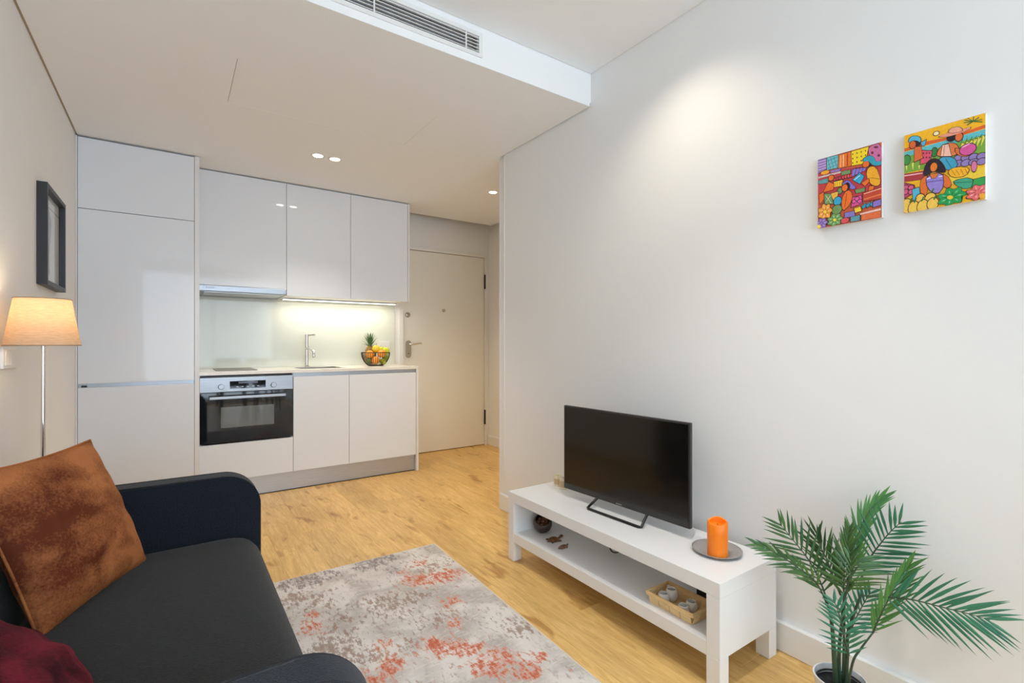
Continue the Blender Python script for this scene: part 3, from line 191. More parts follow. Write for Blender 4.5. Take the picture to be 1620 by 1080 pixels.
# ================================================================ materials
M_wall = mat('wall_paint', (0.82, 0.825, 0.825), 0.85, spec=0.2, bump=(60, 0.06))
M_ceil = mat('ceiling_paint', (0.87, 0.885, 0.90), 0.9, spec=0.15, bump=(40, 0.04))
M_trim = mat('white_trim_paint', (0.80, 0.80, 0.79), 0.45, bump=(30, 0.02))
M_gap = mat('shadow_gap_beige', (0.42, 0.35, 0.26), 0.9)
M_door = mat('cream_door_lacquer', (0.80, 0.785, 0.73), 0.45, bump=(25, 0.02))
M_gloss = mat('white_gloss_laminate', (0.75, 0.785, 0.84), 0.04, spec=0.24, noise=(1.2, 0.01))
M_carc = mat('white_cabinet_board', (0.74, 0.74, 0.75), 0.35, bump=(40, 0.02))
M_alu = mat('brushed_aluminium', (0.50, 0.52, 0.56), 0.34, metal=0.55, noise=(8, 0.10, (1, 1, 40)), bump=(20, 0.08, (1, 1, 60)))
M_groove = mat('anodised_profile', (0.42, 0.45, 0.50), 0.4, metal=0.8, noise=(5, 0.05))
M_steel = mat('stainless_steel', (0.34, 0.355, 0.38), 0.36, metal=1.0, noise=(6, 0.05, (1, 30, 30)), bump=(25, 0.05, (1, 1, 40)))
M_chrome = mat('chrome', (0.80, 0.80, 0.80), 0.08, metal=1.0, noise=(4, 0.02))
M_nickel = mat('satin_nickel', (0.46, 0.42, 0.37), 0.33, metal=1.0, noise=(30, 0.06))
M_quartz = mat('pale_quartz_worktop', (0.80, 0.775, 0.735), 0.22, noise=(60, 0.03))
M_splash = mat('pale_green_back_painted_glass', (0.70, 0.745, 0.70), 0.05, spec=0.35, noise=(1, 0.01))
M_hob = mat('grey_hob_glass', (0.27, 0.28, 0.265), 0.45, spec=0.2, noise=(3, 0.03))
M_black = mat('black_plastic', (0.012, 0.012, 0.012), 0.4, bump=(80, 0.05))
M_blackm = mat('black_metal', (0.02, 0.02, 0.022), 0.35, metal=0.5, noise=(20, 0.1))
M_glassb = mat('black_oven_glass', (0.008, 0.010, 0.014), 0.04, spec=0.45, noise=(2, 0.05))
M_inner = mat('oven_inner_glass', (0.09, 0.10, 0.105), 0.05, spec=0.8, noise=(2, 0.05))
M_screen = mat('tv_screen_black', (0.006, 0.0055, 0.005), 0.12, spec=0.5, noise=(2, 0.05))
M_bezel = mat('tv_bezel_grey', (0.028, 0.027, 0.026), 0.35, bump=(60, 0.03))
M_bench = mat('white_bench_foil', (0.82, 0.82, 0.82), 0.38, bump=(30, 0.02))
M_arm = mat('navy_black_weave', (0.011, 0.015, 0.024), 0.95, spec=0.15, noise=(200, 0.5), bump=(450, 0.8), sheen=0.15)
M_seat = mat('charcoal_weave', (0.017, 0.018, 0.019), 0.95, spec=0.15, noise=(150, 0.45, (1, 2.5, 1)), bump=(380, 0.8), sheen=0.12)
M_pipe = mat('dark_piping', (0.010, 0.011, 0.015), 0.8, bump=(300, 0.3))
M_leg = mat('dark_leg_wood', (0.03, 0.02, 0.015), 0.4, noise=(20, 0.2, (1, 1, .2)))
M_wick = mat('wick_black', (0.02, 0.015, 0.01), 0.8, bump=(50, 0.1))
M_frame = mat('black_painted_frame', (0.014, 0.015, 0.019), 0.45, noise=(30, 0.15, (1, 1, .1)))
M_mount = mat('pale_mount_card', (0.76, 0.79, 0.84), 0.5, noise=(3, 0.03))
M_white = mat('white_plastic', (0.80, 0.80, 0.79), 0.3, noise=(5, 0.01))
M_soil = mat('dark_potting_mix', (0.012, 0.012, 0.016), 0.95, noise=(60, 0.5), bump=(90, 1.0))
M_pot = mat('white_enamel_pot', (0.74, 0.76, 0.78), 0.25, noise=(5, 0.02))
M_stem = mat('dark_green_stem', (0.035, 0.075, 0.038), 0.5, noise=(15, 0.4, (1, 1, .3)), bump=(60, 0.3))
M_cap = mat('wax_cream', (0.78, 0.70, 0.50), 0.5, noise=(20, 0.04))
M_kraft = mat('kraft_paper_band', (0.62, 0.46, 0.26), 0.8, noise=(30, 0.1))
M_ceram = mat('pale_stoneware', (0.74, 0.72, 0.67), 0.5, noise=(25, 0.06), bump=(60, 0.15))
M_basket = mat('pale_split_wood', (0.78, 0.55, 0.27), 0.6, noise=(14, 0.16, (1, 1, 6)), bump=(60, 0.3, (1, 1, 8)))
M_coco = mat('dark_coconut_shell', (0.055, 0.036, 0.028), 0.4, noise=(12, 0.35, (1, 1, 3)), bump=(40, 0.4))
M_nut = mat('brown_nuts', (0.11, 0.045, 0.02), 0.3, noise=(40, 0.4))
M_turt = mat('carved_brown_wood', (0.13, 0.055, 0.022), 0.4, noise=(60, 0.5), bump=(80, 0.6))
M_turt2 = mat('mottled_carved_wood', (0.20, 0.10, 0.06), 0.45, noise=(110, 0.9), bump=(80, 0.6))
M_plate = mat('grey_stoneware_glaze', (0.34, 0.32, 0.31), 0.3, noise=(14, 0.15), bump=(20, 0.1))
M_wire = mat('brown_black_wire', (0.05, 0.035, 0.025), 0.4, metal=0.6, noise=(30, 0.2))

def wax():
    m = mat('orange_wax', (1.0, 0.24, 0.006), 0.35, noise=(9, 0.08), bump=(30, 0.1)); b = m.node_tree.nodes['Principled BSDF']
    b.inputs['Subsurface Weight'].default_value = 0.35; b.inputs['Subsurface Radius'].default_value = (0.03, 0.008, 0.001); b.inputs['Subsurface Scale'].default_value = 0.5
    return m
M_wax = wax()

def wood_floor():
    m = bpy.data.materials.new('oak_laminate'); m.use_nodes = True; nt = m.node_tree; b = nt.nodes['Principled BSDF']; L = nt.links.new
    N = lambda t: nt.nodes.new(t)
    tc = N('ShaderNodeTexCoord'); oi = N('ShaderNodeObjectInfo')
    off = N('ShaderNodeVectorMath'); off.operation = 'SCALE'; off.inputs[0].default_value = (37, 53, 11); L(oi.outputs['Random'], off.inputs['Scale'])
    ad = N('ShaderNodeVectorMath'); ad.operation = 'ADD'; L(tc.outputs['Object'], ad.inputs[0]); L(off.outputs[0], ad.inputs[1])
    def noise(sc, st, det, dist=0.0):
        mp = N('ShaderNodeMapping'); mp.inputs['Scale'].default_value = st; L(ad.outputs[0], mp.inputs['Vector'])
        n = N('ShaderNodeTexNoise'); n.inputs['Scale'].default_value = sc; n.inputs['Detail'].default_value = det; n.inputs['Distortion'].default_value = dist
        L(mp.outputs[0], n.inputs['Vector']); return n.outputs['Fac']
    grain = noise(9, (5, .45, 1), 6, 1.2); fine = noise(60, (5, .35, 1), 3); cloud = noise(2.4, (1.5, .6, 1), 3); knot = noise(8.0, (1.7, .55, 1), 2, 0.6)
    r = N('ShaderNodeValToRGB'); L(grain, r.inputs[0]); e = r.color_ramp.elements
    e[0].position = .25; e[0].color = (0.60, 0.37, 0.130, 1); e[1].position = .66; e[1].color = (0.80, 0.555, 0.225, 1)
    def mul(a, fac, ramp):
        rr = N('ShaderNodeValToRGB'); L(fac, rr.inputs[0]); q = rr.color_ramp.elements
        q[0].position, q[0].color = ramp[0][0], (*ramp[0][1], 1); q[1].position, q[1].color = ramp[1][0], (*ramp[1][1], 1)
        mx = N('ShaderNodeMixRGB'); mx.blend_type = 'MULTIPLY'; mx.inputs[0].default_value = 1; L(a, mx.inputs[1]); L(rr.outputs[0], mx.inputs[2]); return mx.outputs[0]
    c = mul(r.outputs[0], cloud, ((.3, (.87, .83, .77)), (.68, (1.08, 1.07, 1.04))))
    c = mul(c, fine, ((.35, (.90, .88, .86)), (.65, (1.05, 1.05, 1.05))))
    c = mul(c, knot, ((.27, (.66, .55, .44)), (.39, (1, 1, 1))))
    rnd = N('ShaderNodeMath'); rnd.operation = 'FRACT'; m7 = N('ShaderNodeMath'); m7.operation = 'MULTIPLY'; m7.inputs[1].default_value = 7.13
    L(oi.outputs['Random'], m7.inputs[0]); L(m7.outputs[0], rnd.inputs[0])
    c = mul(c, rnd.outputs[0], ((0.0, (.91, .90, .88)), (1.0, (1.07, 1.06, 1.05))))
    L(c, b.inputs['Base Color']); b.inputs['Roughness'].default_value = 0.36; b.inputs['Specular IOR Level'].default_value = 0.35
    bp = N('ShaderNodeBump'); bp.inputs['Strength'].default_value = 0.12; bp.inputs['Distance'].default_value = 0.001; L(fine, bp.inputs['Height']); L(bp.outputs[0], b.inputs['Normal'])
    return m
M_oak = wood_floor()

def velvet(name, dark, light_, scale, thr=(.4, .62), nap=0.0):
    m = bpy.data.materials.new(name); m.use_nodes = True; nt = m.node_tree; b = nt.nodes['Principled BSDF']; L = nt.links.new
    tc = nt.nodes.new('ShaderNodeTexCoord')
    def nz(sc, st, det):
        mp = nt.nodes.new('ShaderNodeMapping'); mp.inputs['Scale'].default_value = st; L(tc.outputs['Object'], mp.inputs['Vector'])
        n = nt.nodes.new('ShaderNodeTexNoise'); n.inputs['Scale'].default_value = sc; n.inputs['Detail'].default_value = det; n.inputs['Distortion'].default_value = .4; L(mp.outputs[0], n.inputs['Vector']); return n.outputs['Fac']
    big = nz(scale, (1, 1, 1.6), 3); fine = nz(160, (1, 1, 1), 4)
    mx = nt.nodes.new('ShaderNodeMath'); mx.operation = 'MULTIPLY_ADD'; mx.inputs[1].default_value = .28; L(fine, mx.inputs[0]); 
    s = nt.nodes.new('ShaderNodeMath'); s.operation = 'MULTIPLY'; s.inputs[1].default_value = .74; L(big, s.inputs[0]); L(s.outputs[0], mx.inputs[2])
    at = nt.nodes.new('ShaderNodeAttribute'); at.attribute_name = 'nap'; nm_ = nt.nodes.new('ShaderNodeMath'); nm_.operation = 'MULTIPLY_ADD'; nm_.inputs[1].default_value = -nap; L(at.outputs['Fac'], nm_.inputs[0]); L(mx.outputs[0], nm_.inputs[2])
    r = nt.nodes.new('ShaderNodeValToRGB'); L(nm_.outputs[0], r.inputs[0]); e = r.color_ramp.elements
    e[0].position, e[0].color = thr[0], (*dark, 1); e[1].position, e[1].color = thr[1], (*light_, 1)
    L(r.outputs[0], b.inputs['Base Color']); b.inputs['Roughness'].default_value = .8; b.inputs['Sheen Weight'].default_value = .35; b.inputs['Sheen Roughness'].default_value = .4
    b.inputs['Sheen Tint'].default_value = (*light_, 1); b.inputs['Specular IOR Level'].default_value = .15
    bp = nt.nodes.new('ShaderNodeBump'); bp.inputs['Strength'].default_value = .5; bp.inputs['Distance'].default_value = .002; L(fine, bp.inputs['Height']); L(bp.outputs[0], b.inputs['Normal'])
    return m
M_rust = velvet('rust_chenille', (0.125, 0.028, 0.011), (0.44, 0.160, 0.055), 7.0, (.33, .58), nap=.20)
M_crim = velvet('crimson_velvet', (0.025, 0.002, 0.005), (0.15, 0.011, 0.024), 9)

def leafm(name, a, b_):
    m = bpy.data.materials.new(name); m.use_nodes = True; nt = m.node_tree; b = nt.nodes['Principled BSDF']
    oi = nt.nodes.new('ShaderNodeObjectInfo'); r = nt.nodes.new('ShaderNodeValToRGB'); nt.links.new(oi.outputs['Random'], r.inputs[0])
    r.color_ramp.elements[0].color = (*a, 1); r.color_ramp.elements[1].color = (*b_, 1)
    n = nt.nodes.new('ShaderNodeTexNoise'); n.inputs['Scale'].default_value = 25
    mx = nt.nodes.new('ShaderNodeMixRGB'); mx.blend_type = 'MULTIPLY'; mx.inputs[0].default_value = .5; nt.links.new(r.outputs[0], mx.inputs[1]); nt.links.new(n.outputs['Fac'], mx.inputs[2])
    nt.links.new(mx.outputs[0], b.inputs['Base Color']); b.inputs['Roughness'].default_value = .34
    b.inputs['Transmission Weight'].default_value = 0; return m
M_leafA = leafm('deep_green_leaf', (0.032, 0.12, 0.042), (0.085, 0.22, 0.055))
M_leafB = leafm('blue_green_leaf', (0.030, 0.20, 0.115), (0.055, 0.27, 0.14))
M_leafC = leafm('fresh_green_leaf', (0.05, 0.22, 0.06), (0.11, 0.32, 0.07))

def shade_mat():
    m = bpy.data.materials.new('linen_shade'); m.use_nodes = True; nt = m.node_tree; nt.nodes.clear(); L = nt.links.new
    out = nt.nodes.new('ShaderNodeOutputMaterial'); d = nt.nodes.new('ShaderNodeBsdfDiffuse'); t = nt.nodes.new('ShaderNodeBsdfTranslucent'); mx = nt.nodes.new('ShaderNodeMixShader')
    tc = nt.nodes.new('ShaderNodeTexCoord'); mp = nt.nodes.new('ShaderNodeMapping'); mp.inputs['Scale'].default_value = (1, 1, 5)
    n = nt.nodes.new('ShaderNodeTexNoise'); n.inputs['Scale'].default_value = 45; n.inputs['Detail'].default_value = 5
    r = nt.nodes.new('ShaderNodeValToRGB'); r.color_ramp.elements[0].position = .3; r.color_ramp.elements[1].position = .7
    r.color_ramp.elements[0].color = (0.76, 0.62, 0.48, 1); r.color_ramp.elements[1].color = (0.90, 0.75, 0.58, 1)
    L(tc.outputs['Object'], mp.inputs[0]); L(mp.outputs[0], n.inputs[0]); L(n.outputs['Fac'], r.inputs[0]); L(r.outputs[0], d.inputs[0]); L(r.outputs[0], t.inputs[0])
    mx.inputs[0].default_value = .62; L(d.outputs[0], mx.inputs[1]); L(t.outputs[0], mx.inputs[2]); L(mx.outputs[0], out.inputs[0]); return m
M_shade = shade_mat()
def glass_mat():
    m = bpy.data.materials.new('thin_clear_glass'); m.use_nodes = True; nt = m.node_tree; nt.nodes.clear(); L = nt.links.new
    out = nt.nodes.new('ShaderNodeOutputMaterial'); t = nt.nodes.new('ShaderNodeBsdfTransparent'); g = nt.nodes.new('ShaderNodeBsdfGlossy'); g.inputs['Roughness'].default_value = .02
    lw = nt.nodes.new('ShaderNodeLayerWeight'); f = nt.nodes.new('ShaderNodeMath'); f.operation = 'POWER'; f.inputs[1].default_value = 5; L(lw.outputs['Facing'], f.inputs[0]); f2 = nt.nodes.new('ShaderNodeMath'); f2.operation = 'MULTIPLY_ADD'; f2.inputs[1].default_value = .5; f2.inputs[2].default_value = .03; L(f.outputs[0], f2.inputs[0]); mx = nt.nodes.new('ShaderNodeMixShader'); L(f2.outputs[0], mx.inputs[0]); L(t.outputs[0], mx.inputs[1]); L(g.outputs[0], mx.inputs[2]); L(mx.outputs[0], out.inputs[0]); return m
M_glass = glass_mat()
def lampm(name, col, s): return mat(name, (0.9, 0.9, 0.9), .5, emit=(col, s))
M_led = lampm('downlight_led', (1.0, 0.92, 0.80), 30)
M_strip = lampm('led_strip_diffuser', (1.0, 0.90, 0.68), 2.5)
M_bulb = lampm('warm_bulb', (1.0, 0.74, 0.42), 8)

# ================================================================ setting
XL, XR, YB, YE = -0.4925, 1.865, 4.68, 2.79       # left wall, right wall, back wall, end of the right wall
ZS, ZC, YS = 2.4157, 2.591, 1.945                 # dropped ceiling, main ceiling, edge of the drop
XH, ZT, YW = 2.915, 2.66, -2.60                   # hall side wall, top, window wall
g = 0.010
floor = struct('floor', B((XL - .12, YW - .12, -.06), (XH + .12, YB + .12, -.0135)), mat('screed', (0.25, 0.2, 0.15), .9))
# oak boards run towards the kitchen
PW, PL = 0.193, 1.285
bm = B((-PW / 2 + .0002, -PL / 2 + .0002, -.0135), (PW / 2 - .0002, PL / 2 - .0002, 0), .0006, 1)
pk0 = obj('plank', bm, M_oak, floor, origin=(0, 0, 0))
first = True
nx = 18
for i in range(nx):
    x = XL + .02 + PW * (i + .5) - .03; sh = (i * .41 + (i % 3) * .13) % 1 * PL
    for j in range(7):
        y = YW - PL * .5 + sh + j * PL
        ya, yb = y - PL / 2, y + PL / 2
        if yb < YW or ya > YB: continue
        if x > XR + .25 and yb < 2.7: continue
        if first: o = pk0; first = False
        else: o = pk0.copy(); COL.objects.link(o)
        o.location = (x, y, 0)
        if yb > YB + .1 or ya < YW - .11:      # boards cut at the end walls get their own length
            y0, y1 = max(ya, YW - .1), min(yb, YB + .06)
            if y1 - y0 < .03: bpy.data.objects.remove(o); continue
            c = obj('plank', B((x - PW / 2 + .0002, y0 + .0002, -.0135), (x + PW / 2 - .0002, y1 - .0002, 0), .0006, 1), M_oak, floor, origin=(x, (y0 + y1) / 2, 0))
            if o is pk0: first = True
            else: bpy.data.objects.remove(o)

struct('wall_left', B((XL - .12, YW - .12, -.02), (XL, YB + .12, ZT)), M_wall)
struct('wall_right', B((XR, YW - .12, -.02), (XR + .12, YE - .004, ZT)), M_wall)
struct('wall_hall_side', B((XH, 2.70, -.02), (XH + .12, YB + .12, ZT)), M_wall)
struct('wall_hall_front', B((XR + .12, 2.70, -.02), (XH, 2.80, ZT)), M_wall)
DX0, DX1, DZ = 1.905, 2.862, 2.083                 # entrance door leaf
bm = NB()
box(bm, (XL, YB, -.02), (DX0 - .045, YB + .12, ZT)); box(bm, (DX0 - .045, YB, DZ + .03), (DX1 + .02, YB + .12, ZT)); box(bm, (DX1 + .02, YB, -.02), (XH, YB + .12, ZT)); box(bm, (DX0 - .045, YB + .112, -.02), (DX1 + .02, YB + .12, DZ + .03))  # last box is an added backing behind the door, keeping outside light out
struct('wall_back', bm, M_wall)
# window wall behind the viewer
bm = NB(); wx0, wx1, wz0, wz1 = -.46, 1.84, .06, 2.42
box(bm, (XL, YW - .12, -.02), (wx0, YW, ZT)); box(bm, (wx1, YW - .12, -.02), (XR, YW, ZT)); box(bm, (wx0, YW - .12, -.02), (wx1, YW, wz0)); box(bm, (wx0, YW - .12, wz1), (wx1, YW, ZT))
struct('wall_window', bm, M_wall)
bm = NB(); w = .05
for a, b in (((wx0, wz0), (wx0 + w, wz1)), ((wx1 - w, wz0), (wx1, wz1)), ((.665, wz0), (.715, wz1))): box(bm, (a[0], YW - .09, a[1]), (b[0], YW - .03, b[1]))
for z in (wz0, wz1 - w): box(bm, (wx0 + w, YW - .089, z), (.665, YW - .031, z + w)); box(bm, (.715, YW - .089, z), (wx1 - w, YW - .031, z + w))
wn = struct('window_1', bm, M_trim)
obj('pane', B((wx0 + w, YW - .065, wz0 + w), (.665, YW - .060, wz1 - w)), M_glass, wn); obj('pane', B((.715, YW - .065, wz0 + w), (wx1 - w, YW - .060, wz1 - w)), M_glass, wn)
# ceilings: main slab, dropped kitchen ceiling with shadow gaps along the walls
struct('ceiling', B((XL - .12, YW - .12, ZT), (XH + .12, YB + .12, ZT + .1)), M_gap)
struct('ceiling_main', B((XL + g, YW, ZC), (XR - .006, YS - .004, ZT - .004), .0015, 1), M_ceil)
bm = NB()
vx0, vx1, vz0, vz1 = .04, 1.157, 2.468, 2.545       # grille opening in the face
# dropped ceiling: a bottom board split round the access panel, and a front face round the grille
ax0, ax1, ay0, ay1 = .240, 1.226, 2.52, 3.00
for a, b in (((XL + g, YS), (ax0 - .002, 4.53)), ((ax1 + .0012, YS), (XR - g, 4.53)), ((ax0 - .002, YS), (ax1 + .0012, ay0 - .0012)), ((ax0 - .002, ay1 + .0012), (ax1 + .0012, 4.53))):
    box(bm, (a[0], a[1], ZS), (b[0], b[1], ZS + .02))
box(bm, (XR - g, YE + .05, ZS), (2.85, 4.53, ZS + .02))
box(bm, (XL + g, YS, ZS + .02), (vx0, YS + .02, ZT)); box(bm, (vx1, YS, ZS + .02), (XR - .001, YS + .02, ZT))
box(bm, (vx0, YS, ZS + .02), (vx1, YS + .02, vz0)); box(bm, (vx0, YS, vz1), (vx1, YS + .02, ZT))
struct('ceiling_dropped', bm, M_ceil)
obj('access_panel', B((ax0, ay0, ZS + .0006), (ax1, ay1, ZS + .019)), M_ceil, [o for o in bpy.data.objects if o.name == 'ceiling_dropped'][0])
struct('trim_3', B((XL, YW, ZS + .004), (XL + g, 3.984, ZS + .012)), M_gap)
struct('trim_4', B((XR - g + .0002, YS + .021, ZS + .008), (XR, YE - .005, ZS + .014)), M_trim)
struct('trim_5', B((XR - .006, YW, ZC + .003), (XR, YS - .004, ZC + .008)), M_trim)
struct('trim_6', B((XL + g, YS - .004, ZC + .003), (XR, YS, ZC + .008)), M_trim)
# end of the right wall: jamb and bright corner bead
tr = struct('trim_1', B((XR + .004, YE + .008, -.013), (XR + .119, YE + .072, ZS + .02)), M_trim)
struct('trim_2', B((XR - .003, YE - .004, .07), (XR + .02, YE + .008, ZS + .001), .002, 2), M_white)
# baseboards
def bb(name, a, b): struct(name, B(a, b, .003, 2), M_trim)
bb('baseboard_right', (XR - .022, YW, .0005), (XR, YE + .035, .105))
bb('baseboard_left', (XL, YW, .0005), (XL + .018, 3.96, .105))
bb('baseboard_hall', (XH - .018, 2.82, .0005), (XH, YB - .001, .105))
# ---------------------------------------------------------------- entrance door
fr = NB()
box(fr, (DX0 - .045, YB - .012, -.01), (DX0 - .004, YB + .11, DZ + .034), .002); box(fr, (DX1 + .004, YB - .012, -.01), (DX1 + .024, YB + .11, DZ + .034), .002); box(fr, (DX0 - .004, YB - .012, DZ + .004), (DX1 + .004, YB + .11, DZ + .034), .002)
dr = struct('door_1', B((DX0, YB + .012, .006), (DX1, YB + .055, DZ), .002), M_door)
obj('door_frame', fr, M_trim, dr)
for z in (.312, 1.818): obj('hinge', cyl(NB(), (DX1 + .002, YB - .004, z - .08), (DX1 + .002, YB - .004, z + .08), .0095, n=14), M_blackm, dr, smooth=True, auto=.6)
yd = YB + .012
obj('keyhole_rose', ylathe((1.957, yd, 1.421), [(0, .013), (.018, .013), (.024, .010), (.026, 0)]), M_nickel, dr, smooth=True)
obj('peephole', cyl(NB(), (2.361, yd - .012, 1.481), (2.361, yd, 1.481), .015, n=20), M_nickel, dr, smooth=True, auto=.6)
esc = NB(); hx = 1.963
pts = [(hx + .028 * math.cos(a), 1.135 + .028 * math.sin(a)) for a in [i * PI / 10 for i in range(11)]] + [(hx - .028 * math.cos(a), 1.015 - .028 * math.sin(a)) for a in [i * PI / 10 for i in range(11)]]
prism(esc, pts, 'y', yd - .008, yd); pl = obj('escutcheon', esc, M_nickel, dr)
hb = NB(); tube(hb, [(hx, yd - .004, 1.125), (hx, yd - .045, 1.125), (hx + .03, yd - .055, 1.125), (hx + .12, yd - .055, 1.133)], .0095, 12); obj('handle', hb, M_chrome, dr, smooth=True)
obj('keyhole', cyl(NB(), (hx, yd - .0095, 1.03), (hx, yd - .004, 1.03), .006, n=12), M_black, pl)
# ---------------------------------------------------------------- ventilation grille
vg = thing('ventilation_grille', 'long white slatted air grille in the edge of the dropped ceiling', 'air vent', ((vx0 + vx1) / 2, YS, vz0))
bm = NB(); fw = .018
box(bm, (vx0 - fw, YS - .006, vz0 - fw), (vx1 + fw, YS, vz0)); box(bm, (vx0 - fw, YS - .006, vz1), (vx1 + fw, YS, vz1 + fw)); box(bm, (vx0 - fw, YS - .006, vz0), (vx0, YS, vz1)); box(bm, (vx1, YS - .006, vz0), (vx1 + fw, YS, vz1))
obj('grille_frame', bm, M_trim, vg)
for k in range(5):
    z = vz0 + (k + .5) * (vz1 - vz0) / 5
    bm = NB(); prism(bm, [(YS - .003, z + .0015), (YS - .003, z - .0015), (YS + .016, z + .004), (YS + .016, z + .007)], 'x', vx0, vx1); obj('slat', bm, M_white, vg)
for x in (.30, .667, 1.09): obj('grille_bar', B((x - .003, YS - .0045, vz0), (x + .003, YS + .001, vz1)), M_white, vg)
obj('duct_back', B((vx0, YS + .05, vz0 - .03), (vx1, YS + .055, vz1 + .03)), mat('duct_grey', (.22, .23, .25), .7), vg)
# ---------------------------------------------------------------- downlights
def downlight(x, y, z, label, grp=None, r=.030):
    t = thing('downlight', label, 'downlight', (x, y, z), grp)
    obj('trim_ring', lathe(NB(), (x, y, z), [(r, .0), (r + .001, -.003), (r + .016, -.003), (r + .018, 0)], 28), M_trim, t, smooth=True)
    obj('lens', cyl(NB(), (x, y, z - .0016), (x, y, z - .0004), r, n=28), M_led, t)
downlight(.814, 3.509, ZS, 'small round ceiling downlight, the one nearer the tall cupboards of the kitchen pair')
downlight(.927, 3.509, ZS, 'small round ceiling downlight, the one nearer the hall of the kitchen pair')
downlight(2.235, 3.518, ZS, 'lone small round downlight over the hall in front of the entrance door')
for x, y, p, sz in ((.814, 3.509, 16, 1.85), (.927, 3.509, 16, 1.85), (2.235, 3.518, 27, 1.8)):
    light('downlight_beam', 'SPOT', (x, y, ZS - .02), p, (1.0, .74, .38) if x > 2 else WARM, spot_size=sz, spot_blend=1.0, shadow_soft_size=.03)
# out-of-frame spots in the main ceiling; the last one is an added fill light
for x, y, p, cl in ((1.50, 1.30, 10, (1.0, .86, .68)), (.8, -.9, 3, (1, .92, .82)), (1.08, .90, 30, (1, .95, .90))):
    light('ceiling_spot_and_fill_beam', 'SPOT', (x, y, ZC - .02), p, cl, spot_size=2.1 if x > 1.2 else 1.45, spot_blend=1.0, shadow_soft_size=.025)

# ================================================================ kitchen
YT, YF, YU = 3.985, 4.075, 4.235; ZUT = ZS - .006
# tall cupboard
tc_ = thing('tall_kitchen_cupboard', 'tall white gloss fridge cupboard with three doors reaching the ceiling', 'cupboard', (-.17, 4.3, 0))
bm = NB(); box(bm, (-.490, YT + .02, .0), (.118, YB - .002, ZUT - .002)); obj('carcass', bm, M_carc, tc_)
obj('side_panel', B((-.4915, YT, .0005), (-.4825, YT + .3, ZUT - .001)), M_carc, tc_)
obj('side_panel', B((.1215, YT + .0, .0005), (.1488, YB - .003, ZUT)), M_carc, tc_)
obj('door', B((-.4805, YT, 1.968), (.1195, YT + .019, ZUT - .006), .0012), M_gloss, tc_)
obj('door', B((-.4805, YT, .885), (.1195, YT + .019, 1.964), .0012), M_gloss, tc_)
obj('door', B((-.4805, YT, .147), (.1195, YT + .019, .860), .0012), M_gloss, tc_)
rl = obj('handle_rail', B((-.4805, YT + .013, .8605), (.1195, YT + .0195, .8845)), M_groove, tc_)
obj('rail_end', B((-.465, YT + .004, .862), (-.438, YT + .0129, .874)), M_black, rl)
obj('plinth', B((-.4805, YT + .045, .0005), (.1195, YT + .05, .146)), M_alu, tc_)
# base units
gb = 'base kitchen units under the pale worktop'
def base_unit(name, label, x0, x1):
    t = thing(name, label, 'kitchen unit', ((x0 + x1) / 2, 4.38, 0), gb)
    bm = NB(); box(bm, (x0 + .0005, YF + .02, .147), (x0 + .0165, YB - .003, .905)); box(bm, (x1 - .0165, YF + .02, .147), (x1 - .0005, YB - .003, .905))
    box(bm, (x0 + .0165, YF + .02, .147), (x1 - .0165, YB - .003, .163)); box(bm, (x0 + .0165, YB - .02, .163), (x1 - .0165, YB - .003, .905))
    obj('carcass', bm, M_carc, t); return t
BX0, BX1, BX2, BX3 = .150, .7635, 1.190, 1.7785
ou = base_unit('oven_housing_unit', 'white base unit housing the built-in oven next to the tall cupboard', BX0, BX1)
obj('drawer_front', B((BX0 + .0015, YF, .147), (BX1 - .0015, YF + .019, .412), .0012), M_gloss, ou)
cu = base_unit('narrow_base_cupboard', 'narrow white gloss base cupboard between the oven and the wider cupboard', BX1, BX2)
obj('door', B((BX1 + .0015, YF, .147), (BX2 - .0015, YF + .019, .876), .0012), M_gloss, cu)
cv = base_unit('wide_base_cupboard', 'wider white gloss base cupboard at the hall end of the worktop', BX2, BX3)
obj('door', B((BX2 + .0015, YF, .147), (BX3 - .0015, YF + .019, .876), .0012), M_gloss, cv)
obj('end_panel', B((BX3 + .001, YF - .004, .0005), (BX3 + .023, YB - .003, .9065), .001), M_carc, cv)
obj('handle_rail', B((BX1, YF + .013, .8765), (BX2 - .0002, YF + .0195, .9068)), M_groove, cu)
obj('handle_rail', B((BX2, YF + .013, .8765), (BX3, YF + .0195, .9068)), M_groove, cv)
for nm_x0, nm_x1, un in ((BX0, BX1, ou), (BX1, BX2, cu), (BX2, BX3, cv)): obj('plinth_seal', B((nm_x0, YF + .030, .0005), (nm_x1, YF + .0355, .006)), M_black, un)
obj('plinth', B((BX0, YF + .036, .0005), (BX1, YF + .04, .1465)), M_alu, ou); obj('plinth', B((BX1, YF + .036, .0005), (BX2, YF + .04, .1465)), M_alu, cu); obj('plinth', B((BX2, YF + .036, .0005), (BX3, YF + .04, .1465)), M_alu, cv)
